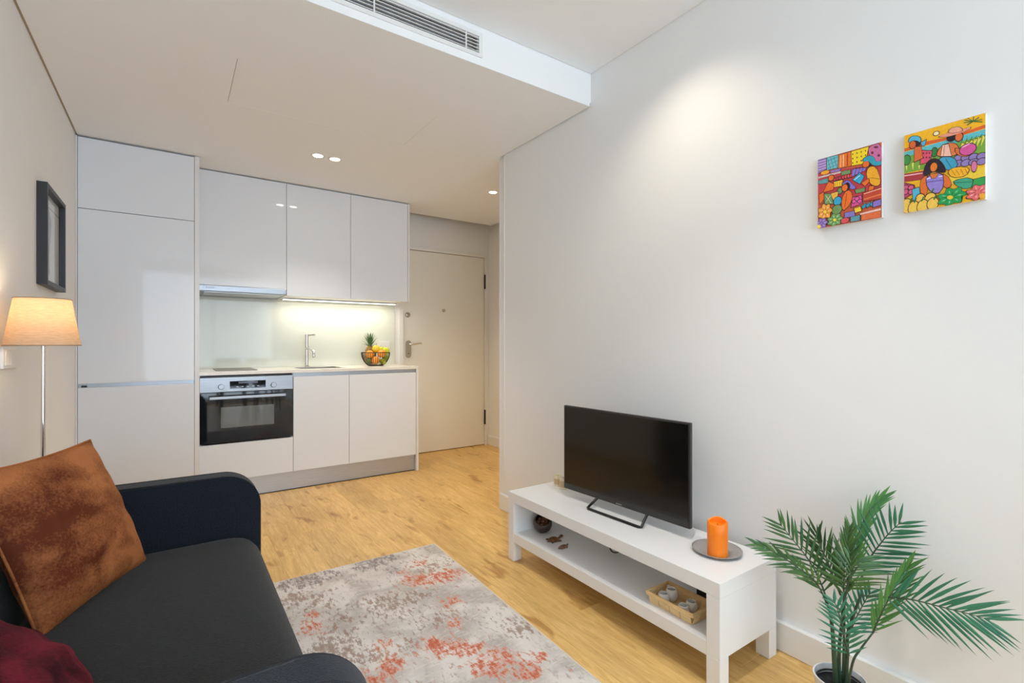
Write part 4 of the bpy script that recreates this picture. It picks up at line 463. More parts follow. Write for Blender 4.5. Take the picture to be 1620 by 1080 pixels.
# worktop with sink cut-out
ZW = .928; ZWb = .907; wt0, wt1 = .1495, BX3 + .0235
sx0, sx1, sy0, sy1 = .845, 1.175, 4.20, 4.50
wt = thing('worktop', 'pale stone worktop running over the base units with a sink cut into it', 'worktop', ((wt0 + wt1) / 2, 4.37, ZWb))
bm = NB(); 
for a, b in (((wt0, YF - .006), (sx0, YB - .002)), ((sx1, YF - .006), (wt1, YB - .002)), ((sx0, YF - .006), (sx1, sy0)), ((sx0, sy1), (sx1, YB - .002))): box(bm, (a[0], a[1], ZWb), (b[0], b[1], ZW))
bmesh.ops.remove_doubles(bm, verts=bm.verts, dist=1e-5); obj('slab', bm, M_quartz, wt)
bm = NB(); q = .012; rim = [(sx0 - q, sy0 - q), (sx1 + q, sy0 - q), (sx1 + q, sy1 + q), (sx0 - q, sy1 + q)]; inn = [(sx0 + .002, sy0 + .002), (sx1 - .002, sy0 + .002), (sx1 - .002, sy1 - .002), (sx0 + .002, sy1 - .002)]
A = [bm.verts.new((*p, ZW + .0012)) for p in rim]; Bq = [bm.verts.new((*p, ZW + .0012)) for p in inn]; Cq = [bm.verts.new((p[0], p[1], ZW - .16)) for p in inn]; D = [bm.verts.new((*p, ZW)) for p in rim]
for k in range(4):
    k2 = (k + 1) % 4; bm.faces.new((A[k], A[k2], Bq[k2], Bq[k])); bm.faces.new((Bq[k], Bq[k2], Cq[k2], Cq[k])); bm.faces.new((A[k], A[k2], D[k2], D[k]))
bm.faces.new(Cq)
sk = thing('sink', 'small rectangular stainless sink set in the worktop in front of the tap', 'sink', ((sx0 + sx1) / 2, 4.35, ZW - .16)); obj('basin', bm, mat('sink_steel', (.50, .46, .40), .35, metal=.8, noise=(6, .05)), sk)
obj('drain', cyl(NB(), (1.01, 4.35, ZW - .1595), (1.01, 4.35, ZW - .157), .035, n=20), M_chrome, sk)
# induction hob
hb = thing('hob', 'flat grey glass hob on the worktop above the oven', 'hob', (.43, 4.36, ZW)); bm = NB()
prism(bm, [(.262, 4.215), (.532, 4.205), (.532, 4.60), (.262, 4.61)], 'z', ZW, ZW + .005); obj('glass_plate', bm, M_hob, hb)
for y in (4.31, 4.50): bm = NB(); lathe(bm, (.397, y, ZW + .0052), [(.075, 0), (.0755, .0002), (.078, .0002), (.0785, 0)], 32); obj('cooking_ring', bm, M_steel, hb)
# tap
tp = thing('mixer_tap', 'tall slim chrome mixer tap behind the sink', 'tap', (.965, 4.565, ZW))
obj('base_ring', cyl(NB(), (.965, 4.565, ZW), (.965, 4.565, ZW + .008), .024, n=24), M_chrome, tp, smooth=True, auto=.6)
obj('body', cyl(NB(), (.965, 4.565, ZW + .008), (.965, 4.565, ZW + .262), .0145, n=24), M_chrome, tp, smooth=True, auto=.6)
bm = NB(); cyl(bm, (.965, 4.565, ZW + .262), (.965, 4.565, ZW + .283), .0165, n=24); tube(bm, [(.965, 4.565, ZW + .276), (1.00, 4.54, ZW + .277), (1.025, 4.52, ZW + .281)], .0075, 12, r1=.010); obj('lever', bm, M_chrome, tp, smooth=True, auto=.6)
bm = NB(); tube(bm, [(.965, 4.565, ZW + .16), (.975, 4.50, ZW + .165), (.985, 4.41, ZW + .135), (.987, 4.395, ZW + .085)], .0135, 14, r1=.012); obj('spout', bm, M_chrome, tp, smooth=True)
# glass splashback and the wall socket on it
tag(obj('splashback', B((.1495, YB - .0075, ZW + .001), (1.812, YB - .001, 1.5135)), M_splash), 'pale green glass splashback on the wall between worktop and wall units', 'splashback')
so = thing('double_socket', 'white double socket on the glass splashback behind the fruit bowl', 'socket', (1.70, YB - .008, 1.07)); obj('cover_plate', B((1.632, YB - .014, 1.075), (1.760, YB - .0076, 1.152), .002), M_white, so)
for x in (1.666, 1.727): obj('outlet', cyl(NB(), (x, YB - .0155, 1.113), (x, YB - .0137, 1.113), .021, n=20), M_trim, so)
# oven
ov = thing('built_in_oven', 'built-in black glass oven with a steel control panel and bar handle', 'oven', (.456, 4.3, .42))
OX0, OX1, Yo = BX0 + .003, BX1 - .003, YF - .004
obj('body', B((OX0 + .02, YF + .022, .42), (OX1 - .02, YB - .05, .88)), M_blackm, ov)
cp = obj('control_panel', B((OX0, Yo, .7845), (OX1, YF + .02, .890), .0015), M_steel, ov)
obj('vent_strip', B((OX0 + .004, YF + .010, .8905), (OX1 - .004, YF + .018, .904)), M_blackm, ov)
dp = obj('display', B((.337, Yo - .0015, .806), (.571, Yo - .0002, .860)), M_glassb, ov)
obj('display_segments', B((.392, Yo - .0022, .842), (.518, Yo - .0016, .854)), mat('display_grey_blue', (.10, .12, .20), .3), dp)
for k in range(5): obj('touch_key', B((.378 + k * .034, Yo - .0021, .816), (.392 + k * .034, Yo - .0016, .821)), M_groove, dp)
for x in (.283, .623):
    obj('knob', ylathe((x, Yo, .823), [(0, .024), (.016, .024), (.0185, .021), (.019, .0015), (.022, .0015), (.022, 0)]), M_steel, ov, smooth=True, auto=.6)
od = obj('door', B((OX0, Yo, .420), (OX1, YF + .02, .7825), .0015), M_glassb, ov)
obj('inner_window', B((.281, Yo - .0008, .527), (.628, Yo + .0006, .675)), M_inner, od)
obj('handle', B((.209, Yo - .046, .737), (.703, Yo - .034, .757), .002), M_steel, od)
for x in (.235, .677): obj('handle_post', B((x - .006, Yo - .0345, .741), (x + .006, Yo, .753)), M_steel, od)
# wall units
gu = 'wall units under the ceiling'
def wall_unit(name, label, x0, x1, z0):
    t = thing(name, label, 'wall unit', ((x0 + x1) / 2, 4.45, z0), gu)
    obj('carcass', B((x0 + .0005, YU + .02, z0 + .002), (x1 - .0005, YB - .003, ZUT - .002)), M_carc, t)
    obj('door', B((x0 + .0015, YU, z0), (x1 - .0015, YU + .019, ZUT - .004), .0012), M_gloss, t); return t
wu1 = wall_unit('hood_wall_unit', 'widest white gloss wall unit, the one with the extractor hood below it', .154, .7435, 1.5635)
wu2 = wall_unit('middle_wall_unit', 'middle white gloss wall unit above the tap', .7435, 1.2505, 1.5145)
wu3 = wall_unit('end_wall_unit', 'white gloss wall unit at the hall end above the fruit bowl', 1.2505, 1.766, 1.5145)
obj('end_panel', B((1.767, YU - .002, 1.512), (1.785, YB - .003, ZUT - .001), .001), M_carc, wu3)
# extractor hood
eh = thing('extractor_hood', 'slim stainless extractor hood under the widest wall unit', 'extractor hood', (.45, 4.45, 1.515))
obj('front_bar', B((.1565, YU - .004, 1.522), (.7415, YU + .03, 1.5615), .0015), M_steel, eh)
obj('underside', B((.1565, YU + .031, 1.520), (.7415, YB - .01, 1.5625)), M_groove, eh)
obj('filter', B((.19, YU + .06, 1.516), (.71, YB - .08, 1.5198)), M_alu, eh)
obj('logo', text_bm('BOSCH', .017, (.196, YU - .0042, 1.5405), (1, 0, 0), (0, 0, 1)), mat('logo_grey_blue', (.10, .12, .16), .5), eh)
obj('logo_mark', ylathe((.183, YU - .0040, 1.5465), [(.0045, 0), (.0045, .0006), (.0058, .0006), (.0058, 0)]), bpy.data.materials['logo_grey_blue'], eh)
# strip light under the wall units
sl = thing('strip_light', 'slim lit strip light under the wall units over the worktop', 'strip light', (1.26, 4.50, 1.50))
obj('housing', B((.76, 4.485, 1.506), (1.755, 4.535, 1.514)), M_groove, sl); obj('diffuser', B((.765, 4.490, 1.502), (1.75, 4.530, 1.5058)), M_strip, sl)
light('strip_light_glow', 'AREA', (1.26, 4.51, 1.500), 1.5, (1.0, .89, .70), (0, 0, 0), shape='RECTANGLE', size=.97, size_y=.03)

# fruit bowl
bx, by = 1.535, 4.43
fb = thing('fruit_bowl', 'dark wire bowl of fruit on the hall end of the worktop', 'bowl', (bx, by, ZW))
def bowl_r(t): return .066 + (.128 - .066) * math.sin(t * PI / 2) ** .8
def bowl_z(t): return ZW + .004 + .118 * t ** 1.15
for nm, t_, rr in (('rim_wire', 1, .0032), ('base_ring', 0, .0025)):
    obj(nm, tube(NB(), [(bx + bowl_r(t_) * math.cos(a), by + bowl_r(t_) * math.sin(a), bowl_z(t_)) for a in [2 * PI * k / 40 for k in range(40)]], rr, 6, closed=True, raw=True), M_wire, fb, smooth=True)
w0 = None
for k in range(36):
    a = 2 * PI * k / 36
    if w0 is None: w0 = obj('wire', tube(NB(), [(bx + bowl_r(i / 8) * math.cos(a), by + bowl_r(i / 8) * math.sin(a), bowl_z(i / 8)) for i in range(9)], .0021, 5, raw=True), M_wire, fb, smooth=True)
    else: c = w0.copy(); COL.objects.link(c); c.rotation_euler = (0, 0, a)
obj('base_plate', cyl(NB(), (bx, by, ZW + .0015), (bx, by, ZW + .0035), .064, n=32), M_wire, fb)
def fruit(name, label, cat, p, r, col, s=(1, 1, 1), stem=True, rotz=0, group='fruit heaped in the wire bowl'):
    t = thing(name, label, cat, p, group); m = bpy.data.materials.get(name + '_skin') or mat(name + '_skin', col, .38, noise=(22, .14), bump=(90, .2))
    R = Matrix.Rotation(rotz, 4, 'Z') @ Matrix.Rotation(.4 if s[0] != 1 else 0, 4, 'Y')
    obj('flesh', sph(NB(), p, r, *s, n=20, rot=R), m, t, smooth=True)
    if stem: obj('stem', cyl(NB(), (p[0], p[1], p[2] + r * s[2] * .93), (p[0] + .003, p[1], p[2] + r * s[2] + .008), .0022, .0015, 8), M_leg, t)
z0 = ZW
fruit('orange', 'orange against the front wires of the fruit bowl, lowest in view', 'fruit', (bx - .022, by - .058, z0 + .052), .036, lin((240, 155, 55)))
fruit('orange', 'orange at the rim of the fruit bowl nearest the tap', 'fruit', (bx - .064, by - .030, z0 + .106), .037, lin((243, 165, 60)))
fruit('orange', 'yellow-orange fruit at the rim in the middle of the bowl front', 'fruit', (bx + .036, by - .056, z0 + .112), .037, lin((240, 175, 65)))
fruit('lemon', 'yellow lemon on top of the heap of fruit beside the pineapple', 'fruit', (bx + .0, by - .012, z0 + .155), .034, lin((232, 210, 60)), (1.15, 1, 1), rotz=.4)
fruit('green_apple', 'yellow-green apple at the rim of the fruit bowl nearest the door', 'fruit', (bx + .088, by - .018, z0 + .135), .036, lin((205, 212, 40)))
fruit('green_pear', 'green pear low behind the front wires of the fruit bowl', 'fruit', (bx + .045, by - .062, z0 + .040), .028, lin((160, 168, 40)), (1.2, 1, 1), rotz=1.0)
fruit('green_apple', 'pale yellow apple behind the green apple at the door end of the fruit bowl', 'fruit', (bx + .062, by + .046, z0 + .142), .033, lin((226, 214, 80)))
fruit('avocado', 'dark green avocado inside the bowl at its tap end', 'fruit', (bx - .070, by - .03, z0 + .048), .031, lin((105, 115, 60)), (1.1, .9, .9), stem=False)
fruit('lime', 'small green lime low at the door end of the bowl', 'fruit', (bx + .085, by - .024, z0 + .070), .028, lin((150, 170, 40)), (1.1, 1, 1), stem=False)
pa = thing('pineapple', 'pineapple with a spiky green crown standing up out of the fruit bowl', 'pineapple', (bx - .035, by + .055, z0 + .006))
pc = Vector((bx - .035, by + .055, z0 + .10)); bm = NB(); lathe(bm, pc, [(0, -.085), (.036, -.078), (.047, -.04), (.048, 0), (.043, .045), (.026, .078), (0, .086)], 24)
obj('flesh', bm, mat('pineapple_skin', (.35, .20, .05), .6, noise=(70, .6), bump=(60, 1.5)), pa, smooth=True)
M_crown = mat('pineapple_crown_green', (.10, .19, .08), .5, noise=(30, .4))
for ring in range(6):
    for k in range(7):
        a = 2 * PI * (k / 7 + ring * .23); tilt = [1.05, .85, .62, .45, .28, .12][ring]; Lf = [.062, .075, .085, .090, .092, .09][ring]
        b0 = pc + Vector((.012 * math.cos(a), .012 * math.sin(a), .078 + ring * .009)); dirn = Vector((math.sin(tilt) * math.cos(a), math.sin(tilt) * math.sin(a), math.cos(tilt)))
        side = Vector((-math.sin(a), math.cos(a), 0)); bm = NB(); rows = []
        for i in range(5):
            s_ = i / 4; p = b0 + dirn * Lf * s_ + Vector((math.cos(a), math.sin(a), -.3)) * .014 * s_ * s_; wd = .0075 * (1 - s_) ** .7
            up_ = dirn.cross(side) * .0018
            rows.append([bm.verts.new(p - side * wd), bm.verts.new(p + up_), bm.verts.new(p + side * wd)] if i < 4 else [bm.verts.new(p)])
        for r0, r1 in zip(rows, rows[1:]):
            if len(r1) == 3: bm.faces.new((r0[0], r0[1], r1[1], r1[0])); bm.faces.new((r0[1], r0[2], r1[2], r1[1]))
            else: bm.faces.new((r0[0], r0[1], r1[0])); bm.faces.new((r0[1], r0[2], r1[0]))
        obj('crown_leaf', bm, M_crown, pa)

# ================================================================ left wall
fr = thing('framed_print', 'black box-framed print on the wall above the floor lamp', 'picture frame', (XL, 3.175, 1.62))
fy0, fy1, fz0, fz1, fd, fwid = 2.95, 3.40, 1.396, 1.848, .036, .020
fsides = [((fy0, fz0), (fy0 + fwid, fz1)), ((fy1 - fwid, fz0), (fy1, fz1)), ((fy0 + fwid, fz0), (fy1 - fwid, fz0 + fwid)), ((fy0 + fwid, fz1 - fwid), (fy1 - fwid, fz1))]
bm = NB()
for a, b in fsides: box(bm, (XL, a[0], a[1]), (XL + fd, b[0], b[1]))
obj('moulding', bm, M_frame, fr)
mt = obj('mount', B((XL + .001, fy0 + fwid, fz0 + fwid), (XL + .012, fy1 - fwid, fz1 - fwid)), M_mount, fr)
obj('glass_sheet', B((XL + .0155, fy0 + fwid, fz0 + fwid), (XL + .0165, fy1 - fwid, fz1 - fwid)), M_glass, fr)
M_sk = mat('blue_grey_sketch', (.40, .45, .55), .7, noise=(18, .25)); bm = NB()
prism(bm, [(3.10 + .085 * math.cos(a) * (1 + .2 * math.sin(3 * a)), 1.66 + .12 * math.sin(a)) for a in [2 * PI * k / 24 for k in range(24)]], 'x', XL + .0121, XL + .0124)
prism(bm, [(3.06, 1.56), (3.14, 1.56), (3.16, 1.45), (3.12, 1.47), (3.08, 1.44), (3.05, 1.47)], 'x', XL + .0121, XL + .0124); obj('drawing', bm, M_sk, mt)
obj('reflection_line', B((XL + .0121, fy0 + .03, 1.772), (XL + .0124, fy1 - .03, 1.775)), M_frame, mt)  # reflection across the glass, painted as a thin dark bar on the mount
sw = thing('light_switch', 'white double light switch plate on the wall beside the lamp shade', 'light switch', (XL, 2.49, 1.085))
obj('cover_plate', B((XL, 2.40, 1.046), (XL + .009, 2.565, 1.124), .002), M_white, sw)
for y in (2.413, 2.487): obj('rocker', B((XL + .0092, y, 1.057), (XL + .0125, y + .066, 1.113), .0015), M_trim, sw)
# ---------------------------------------------------------------- floor lamp
lx, ly = -.377, 2.362; zb, zt, rb_, rt_ = 1.128, 1.291, .1015, .076
fl = thing('floor_lamp', 'lit floor lamp with a beige linen shade on a thin chrome pole behind the sofa', 'floor lamp', (lx, ly, 0))
obj('base', lathe(NB(), (lx, ly, .0005), [(0, .022), (.02, .02), (.098, .012), (.10, .006), (.10, 0), (0, 0)], 40), M_chrome, fl, smooth=True, auto=.6)
obj('pole', cyl(NB(), (lx, ly, .02), (lx, ly, 1.16), .0065, n=16), M_chrome, fl, smooth=True, auto=.6)
obj('lamp_socket', cyl(NB(), (lx, ly, 1.15), (lx, ly, 1.195), .016, n=20), M_white, fl, smooth=True, auto=.6)
bm = NB(); lathe(bm, (lx, ly, 0), [(rb_, zb), (rt_, zt), (rt_ - .0012, zt), (rb_ - .0012, zb), (rb_, zb)], 48); ls = obj('lamp_shade', bm, M_shade, fl, smooth=True, auto=.8)
for nm, r_, z_ in (('shade_binding', rb_, zb), ('shade_binding', rt_, zt)):
    obj(nm, tube(NB(), [(lx + r_ * math.cos(a), ly + r_ * math.sin(a), z_) for a in [2 * PI * k / 48 for k in range(48)]], .0017, 6, closed=True, raw=True), mat('shade_tape', (.42, .31, .22), .8), ls, smooth=True)
bm = NB()
for k in range(3): a = 2 * PI * k / 3; tube(bm, [(lx + .014 * math.cos(a), ly + .014 * math.sin(a), 1.185), (lx + .092 * math.cos(a), ly + .092 * math.sin(a), 1.185)], .0014, 6, raw=True)
obj('shade_carrier', bm, M_chrome, fl)
obj('bulb', sph(NB(), (lx, ly, 1.232), .026, 1, 1, 1.1, 16), M_bulb, fl, smooth=True)
light('floor_lamp_glow', 'POINT', (lx, ly, 1.240), 0.55, (1.0, .84, .62), shadow_soft_size=.035)

# ================================================================ sofa
sf = thing('sofa', 'small charcoal and navy fabric sofa with rounded armrests against the wall', 'sofa', (-.10, 1.50, 0))
ay, sx = .285, -.478
def arm_prof(z1, x1, r, x0=sx, z0=.10, n=12):
    return [(x0, z0), (x1 - .03, z0), (x1, z0 + .03)] + [(x1 - r + r * math.cos(a), z1 - r + r * math.sin(a)) for a in [PI / 2 * k / n for k in range(n + 1)]] + [(x0 + .05, z1 + .004), (x0, z1 - .01)]
for y0, y1 in ((2.160, 2.248), (.770, .858)):
    bm = NB(); prof = arm_prof(.626, ay, .125); prism(bm, prof, 'y', y0, y1)
    es = [e for e in bm.edges if abs(e.verts[0].co.y - e.verts[1].co.y) < 1e-6]; bmesh.ops.bevel(bm, geom=es, offset=.012, segments=3, affect='EDGES')
    ar = obj('armrest', bm, M_arm, sf, smooth=True, auto=.9)
    for y in (y0 + .004, y1 - .004):
        pr = [(x, y, z) for x, z in arm_prof(.624, ay - .002, .125)[2:-1]]
        obj('piping', tube(NB(), pr, .0035, 6, raw=True), M_pipe, ar, smooth=True)
bm = B((-.478, .858, .10), (.235, 2.160, .262), .02, 3); obj('base_frame', bm, M_arm, sf, smooth=True, auto=.9)
# seat cushion with a soft top
bm = NB(); nx_, ny_ = 26, 40; x0, x1, y0, y1 = -.345, .266, .862, 2.156; G = []
for i in range(nx_ + 1):
    row = []
    for j in range(ny_ + 1):
        u = i / nx_ * 2 - 1; v = j / ny_ * 2 - 1; x = x0 + (x1 - x0) * i / nx_; y = y0 + (y1 - y0) * j / ny_
        z = .412 - .05 * abs(u) ** 10 - .02 * abs(v) ** 14 + .006 * (1 - u * u) * (1 - v * v); row.append(bm.verts.new((x, y, z)))
    G.append(row)
for i in range(nx_):
    for j in range(ny_): bm.faces.new((G[i][j], G[i + 1][j], G[i + 1][j + 1], G[i][j + 1]))
bd = [G[i][0] for i in range(nx_ + 1)] + [G[nx_][j] for j in range(1, ny_ + 1)] + [G[i][ny_] for i in range(nx_ - 1, -1, -1)] + [G[0][j] for j in range(ny_ - 1, 0, -1)]
lo = [bm.verts.new((v.co.x, v.co.y, .264)) for v in bd]
for k in range(len(bd)): k2 = (k + 1) % len(bd); bm.faces.new((bd[k], bd[k2], lo[k2], lo[k]))
bm.faces.new(lo); obj('seat_cushion', bm, M_seat, sf, smooth=True, auto=1.0)
bm = NB(); prism(bm, [(-.485, .10), (-.35, .10), (-.35, .40), (-.415, .715), (-.43, .73), (-.47, .73), (-.485, .71)], 'y', .8605, 2.1575)
es = [e for e in bm.edges]; bmesh.ops.bevel(bm, geom=es, offset=.010, segments=2, affect='EDGES'); obj('backrest', bm, M_arm, sf, smooth=True, auto=.9)
for x in (-.43, .21):
    for y in (.83, 2.19): obj('leg', cyl(NB(), (x, y, .0005), (x, y, .101), .014, .02, 16), M_leg, sf, smooth=True, auto=.6)

def pillow(name, label, m, c, U, V, w, h, t, seam=True, seed=1, n=34, wr=.006, pinch=.07):
    """c centre, U right axis, V up axis."""
    U = Vector(U).normalized(); V = Vector(V); V = (V - U * V.dot(U)).normalized(); Nn = U.cross(V); c = Vector(c)
    rnd = random.Random(seed); ph = [rnd.uniform(0, 6) for _ in range(8)]; rk = pinch if pinch < 0 else 0; pinch = max(0, pinch)
    tt = thing(name, label, 'cushion', c - V * h * .45)
    bm = NB(); nl = bm.verts.layers.float.new('nap')
    for sgn in (1, -1):
        G = []
        for i in range(n + 1):
            row = []
            for j in range(n + 1):
                u = i / n * 2 - 1; v = j / n * 2 - 1
                px_ = u * (1 - pinch * (1 - v * v)) * math.sqrt(1 + rk * v * v); py_ = v * (1 - pinch * (1 - u * u)) * math.sqrt(1 + rk * u * u)
                th = ((1 - abs(u) ** 2.4) * (1 - abs(v) ** 2.4)) ** .55
                edge = min(1, th * 1.6) ** 2 * (1 - th * .4)
                wrk = wr * edge * (math.sin(9 * u + 5 * v + ph[0]) * math.sin(6 * v - 3 * u + ph[1]) + .7 * math.sin(17 * v + 6 * u * u + ph[2]) + .4 * math.sin(23 * u - 9 * v + ph[3]))
                z = sgn * (t / 2 * th + wrk + .0005)
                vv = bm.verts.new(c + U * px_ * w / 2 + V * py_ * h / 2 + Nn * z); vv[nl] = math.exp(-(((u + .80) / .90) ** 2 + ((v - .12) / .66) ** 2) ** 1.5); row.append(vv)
            G.append(row)
        for i in range(n):
            for j in range(n):
                q = (G[i][j], G[i + 1][j], G[i + 1][j + 1], G[i][j + 1]); bm.faces.new(q if sgn > 0 else q[::-1])
    bmesh.ops.remove_doubles(bm, verts=bm.verts, dist=.0012)
    obj('cover', bm, m, tt, smooth=True)
    if seam:
        P = []
        for k in range(4 * 12):
            s_ = k / 12; q = int(s_); f = (s_ - q) * 2 - 1
            u, v = [(f, -1), (1, f), (-f, 1), (-1, -f)][q]; P.append(c + U * u * (1 - pinch * (1 - v * v)) * math.sqrt(1 + rk * v * v) * w / 2 + V * v * (1 - pinch * (1 - u * u)) * math.sqrt(1 + rk * u * u) * h / 2)
        obj('piping', tube(NB(), P, .0035, 6, closed=True, raw=True), m, tt, smooth=True)
    return tt
# rust cushion: lower edge on the seat, leaning back into the corner
pa0, pa1 = Vector((-.060, 2.095, .418)), Vector((-.255, 1.700, .418)); upv = Vector((-.182, -.012, .378))
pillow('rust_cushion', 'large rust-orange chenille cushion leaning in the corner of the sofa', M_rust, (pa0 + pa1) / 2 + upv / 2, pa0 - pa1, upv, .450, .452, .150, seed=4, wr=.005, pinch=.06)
pillow('crimson_cushion', 'dark crimson velvet cushion lying nearest the camera on the sofa seat', M_crim, (-.285, 1.13, .55), (.05, 1, .02), (-.80, .05, .60), .46, .40, .17, seed=9, wr=.006, pinch=-.35)

# ================================================================ rug
def rug():
    yaw = math.radians(1.8); c, s = math.cos(yaw), math.sin(yaw); ox, oy = 1.213, 2.523; Wd, Ln = .90, 1.70
    t = thing('patterned_rug', 'pale grey rug with faded rust and brown abstract pattern in front of the sofa', 'rug', (.78, 1.7, 0))
    e1 = Vector((-1, 0.02, 0)).normalized(); e2 = Vector((-.030, -1, 0)).normalized(); O_ = Vector((ox, oy, 0)); nx, ny = 90, 170
    bm = NB(); cl = bm.verts.layers.float_color.new('dye'); G = []
    for i in range(nx + 1):
        row = []
        for j in range(ny + 1):
            p = O_ + e1 * (.008 + (Wd - .016) * i / nx) + e2 * (.008 + (Ln - .016) * j / ny); v = bm.verts.new((p.x, p.y, .0095))
            def blob(L):
                q = 0
                for x, y, r in L:
                    d = ((p.x - x) ** 2 + (p.y - y) ** 2) / (r * r * 3.4)
                    if d < 8: q += math.exp(-d)
                return min(1, q)
            near = 0
            if p.y < 1.75: near = max(0, .55 * math.sin(p.x * 17 + 2) * math.sin(p.y * 13))
            v[cl] = (max(blob(RUST), near if p.y < 1.5 else 0), blob(BROWN), blob(DARK), 1); row.append(v)
        G.append(row)
    for i in range(nx):
        for j in range(ny): bm.faces.new((G[i][j], G[i + 1][j], G[i + 1][j + 1], G[i][j + 1]))
    m = bpy.data.materials.new('faded_abstract_weave'); m.use_nodes = True; nt = m.node_tree; b = nt.nodes['Principled BSDF']; L = nt.links.new; N = lambda k: nt.nodes.new(k)
    tc = N('ShaderNodeTexCoord'); at = N('ShaderNodeAttribute'); at.attribute_name = 'dye'; sp = N('ShaderNodeSeparateColor'); L(at.outputs['Color'], sp.inputs[0])
    def nz(sc, st, det=5, dist=0):
        mp = N('ShaderNodeMapping'); mp.inputs['Scale'].default_value = st; L(tc.outputs['Object'], mp.inputs[0]); n = N('ShaderNodeTexNoise'); n.inputs['Scale'].default_value = sc; n.inputs['Detail'].default_value = det; n.inputs['Distortion'].default_value = dist; L(mp.outputs[0], n.inputs[0]); return n.outputs['Fac']
    def mth(op, a, b_=None, c_=None):
        q = N('ShaderNodeMath'); q.operation = op; q.use_clamp = False
        for k, v in enumerate((a, b_, c_)):
            if v is None: continue
            if isinstance(v, (int, float)): q.inputs[k].default_value = v
            else: L(v, q.inputs[k])
        return q.outputs[0]
    def ramp(f, p0, p1):
        r = N('ShaderNodeMapRange'); r.interpolation_type = 'SMOOTHSTEP'; L(f, r.inputs[0]); r.inputs[1].default_value = p0; r.inputs[2].default_value = p1; return r.outputs[0]
    def mix(f, a, b_):
        q = N('ShaderNodeMixRGB'); L(f, q.inputs[0])
        for k, v in ((1, a), (2, b_)):
            if isinstance(v, tuple): q.inputs[k].default_value = (*v, 1)
            else: L(v, q.inputs[k])
        return q.outputs[0]
    big = nz(5, (1, 1, 1), 4, .6); streak = nz(46, (1.7, .7, 1), 7, .3); fine = nz(120, (2.2, .45, 1), 4); cross = nz(60, (.4, 3, 1), 5)
    col = mix(ramp(big, .35, .62), lin((178, 171, 165)), lin((216, 210, 205)))
    col = mix(mth('MULTIPLY', ramp(cross, .52, .66), .55), col, lin((222, 216, 206)))
    col = mix(mth('MULTIPLY', ramp(streak, .54, .64), .35), col, lin((140, 126, 118)))
    fb_ = mth('ADD', mth('ADD', mth('MULTIPLY', streak, .5), mth('MULTIPLY', fine, .25)), mth('MULTIPLY', cross, .25))
    bn = mth('ADD', mth('MULTIPLY', sp.outputs['Green'], .115), mth('MULTIPLY', big, .16))
    col = mix(mth('MULTIPLY', ramp(mth('ADD', bn, fb_), .655, .74), .68), col, lin((138, 108, 88)))
    col = mix(mth('MULTIPLY', ramp(mth('ADD', mth('MULTIPLY', sp.outputs['Blue'], .18), fb_), .62, .72), .7), col, lin((118, 104, 104)))
    rn = mth('ADD', mth('MULTIPLY', sp.outputs['Red'], .165), fb_)
    col = mix(ramp(rn, .595, .675), col, lin((208, 148, 126))); col = mix(mth('MULTIPLY', ramp(rn, .65, .74), .9), col, lin((188, 92, 64)))
    L(col, b.inputs['Base Color']); b.inputs['Roughness'].default_value = .95; b.inputs['Specular IOR Level'].default_value = .1; b.inputs['Sheen Weight'].default_value = .1
    bp = N('ShaderNodeBump'); bp.inputs['Strength'].default_value = .6; bp.inputs['Distance'].default_value = .003; L(mth('ADD', fine, cross), bp.inputs['Height']); L(bp.outputs[0], b.inputs['Normal'])
    obj('pile', bm, m, t, smooth=True)
    bm = NB(); cor = [O_, O_ + e1 * Wd, O_ + e1 * Wd + e2 * Ln, O_ + e2 * Ln]; inn = [O_ + e1 * .009 + e2 * .009, O_ + e1 * (Wd - .009) + e2 * .009, O_ + e1 * (Wd - .009) + e2 * (Ln - .009), O_ + e1 * .009 + e2 * (Ln - .009)]
    lo = [bm.verts.new((p.x, p.y, .0006)) for p in cor]; o1 = [bm.verts.new((p.x, p.y, .008)) for p in cor]; i1 = [bm.verts.new((p.x, p.y, .0105)) for p in inn]; i0 = [bm.verts.new((p.x, p.y, .0006)) for p in inn]
    for k in range(4):
        k2 = (k + 1) % 4; bm.faces.new((lo[k], lo[k2], o1[k2], o1[k])); bm.faces.new((o1[k], o1[k2], i1[k2], i1[k])); bm.faces.new((i1[k], i1[k2], i0[k2], i0[k]))
    bm.faces.new(lo[::-1]); obj('edge_binding', bm, mat('cream_binding', lin((214, 206, 192)), .9, noise=(90, .08), bump=(200, .4)), t)
rug()

# ================================================================ media bench and what stands on it
bx0, bx1, by0, by1, bz = 1.458, 1.812, .925, 2.145, .355
tb = thing('media_bench', 'long low white media bench with an open shelf against the wall', 'bench', (1.635, 1.53, 0))
obj('top', B((bx0, by0, bz - .050), (bx1, by1, bz), .0012), M_bench, tb)
obj('shelf', B((bx0 + .002, by0 + .05, .098), (bx1, by1 - .05, .146), .0012), M_bench, tb)
for y0, y1 in ((by0, by0 + .0495), (by1 - .0495, by1)):
    obj('side_panel', B((bx0 + .0005, y0 + .0005, .1035), (bx1 - .0005, y1, bz - .0505), .0008), M_bench, tb)
for x in (bx0, bx1 - .0495):
    for y in (by0, by1 - .0495): obj('leg', B((x, y, .0005), (x + .0495, y + .0495, .103), .0008), M_bench, tb)
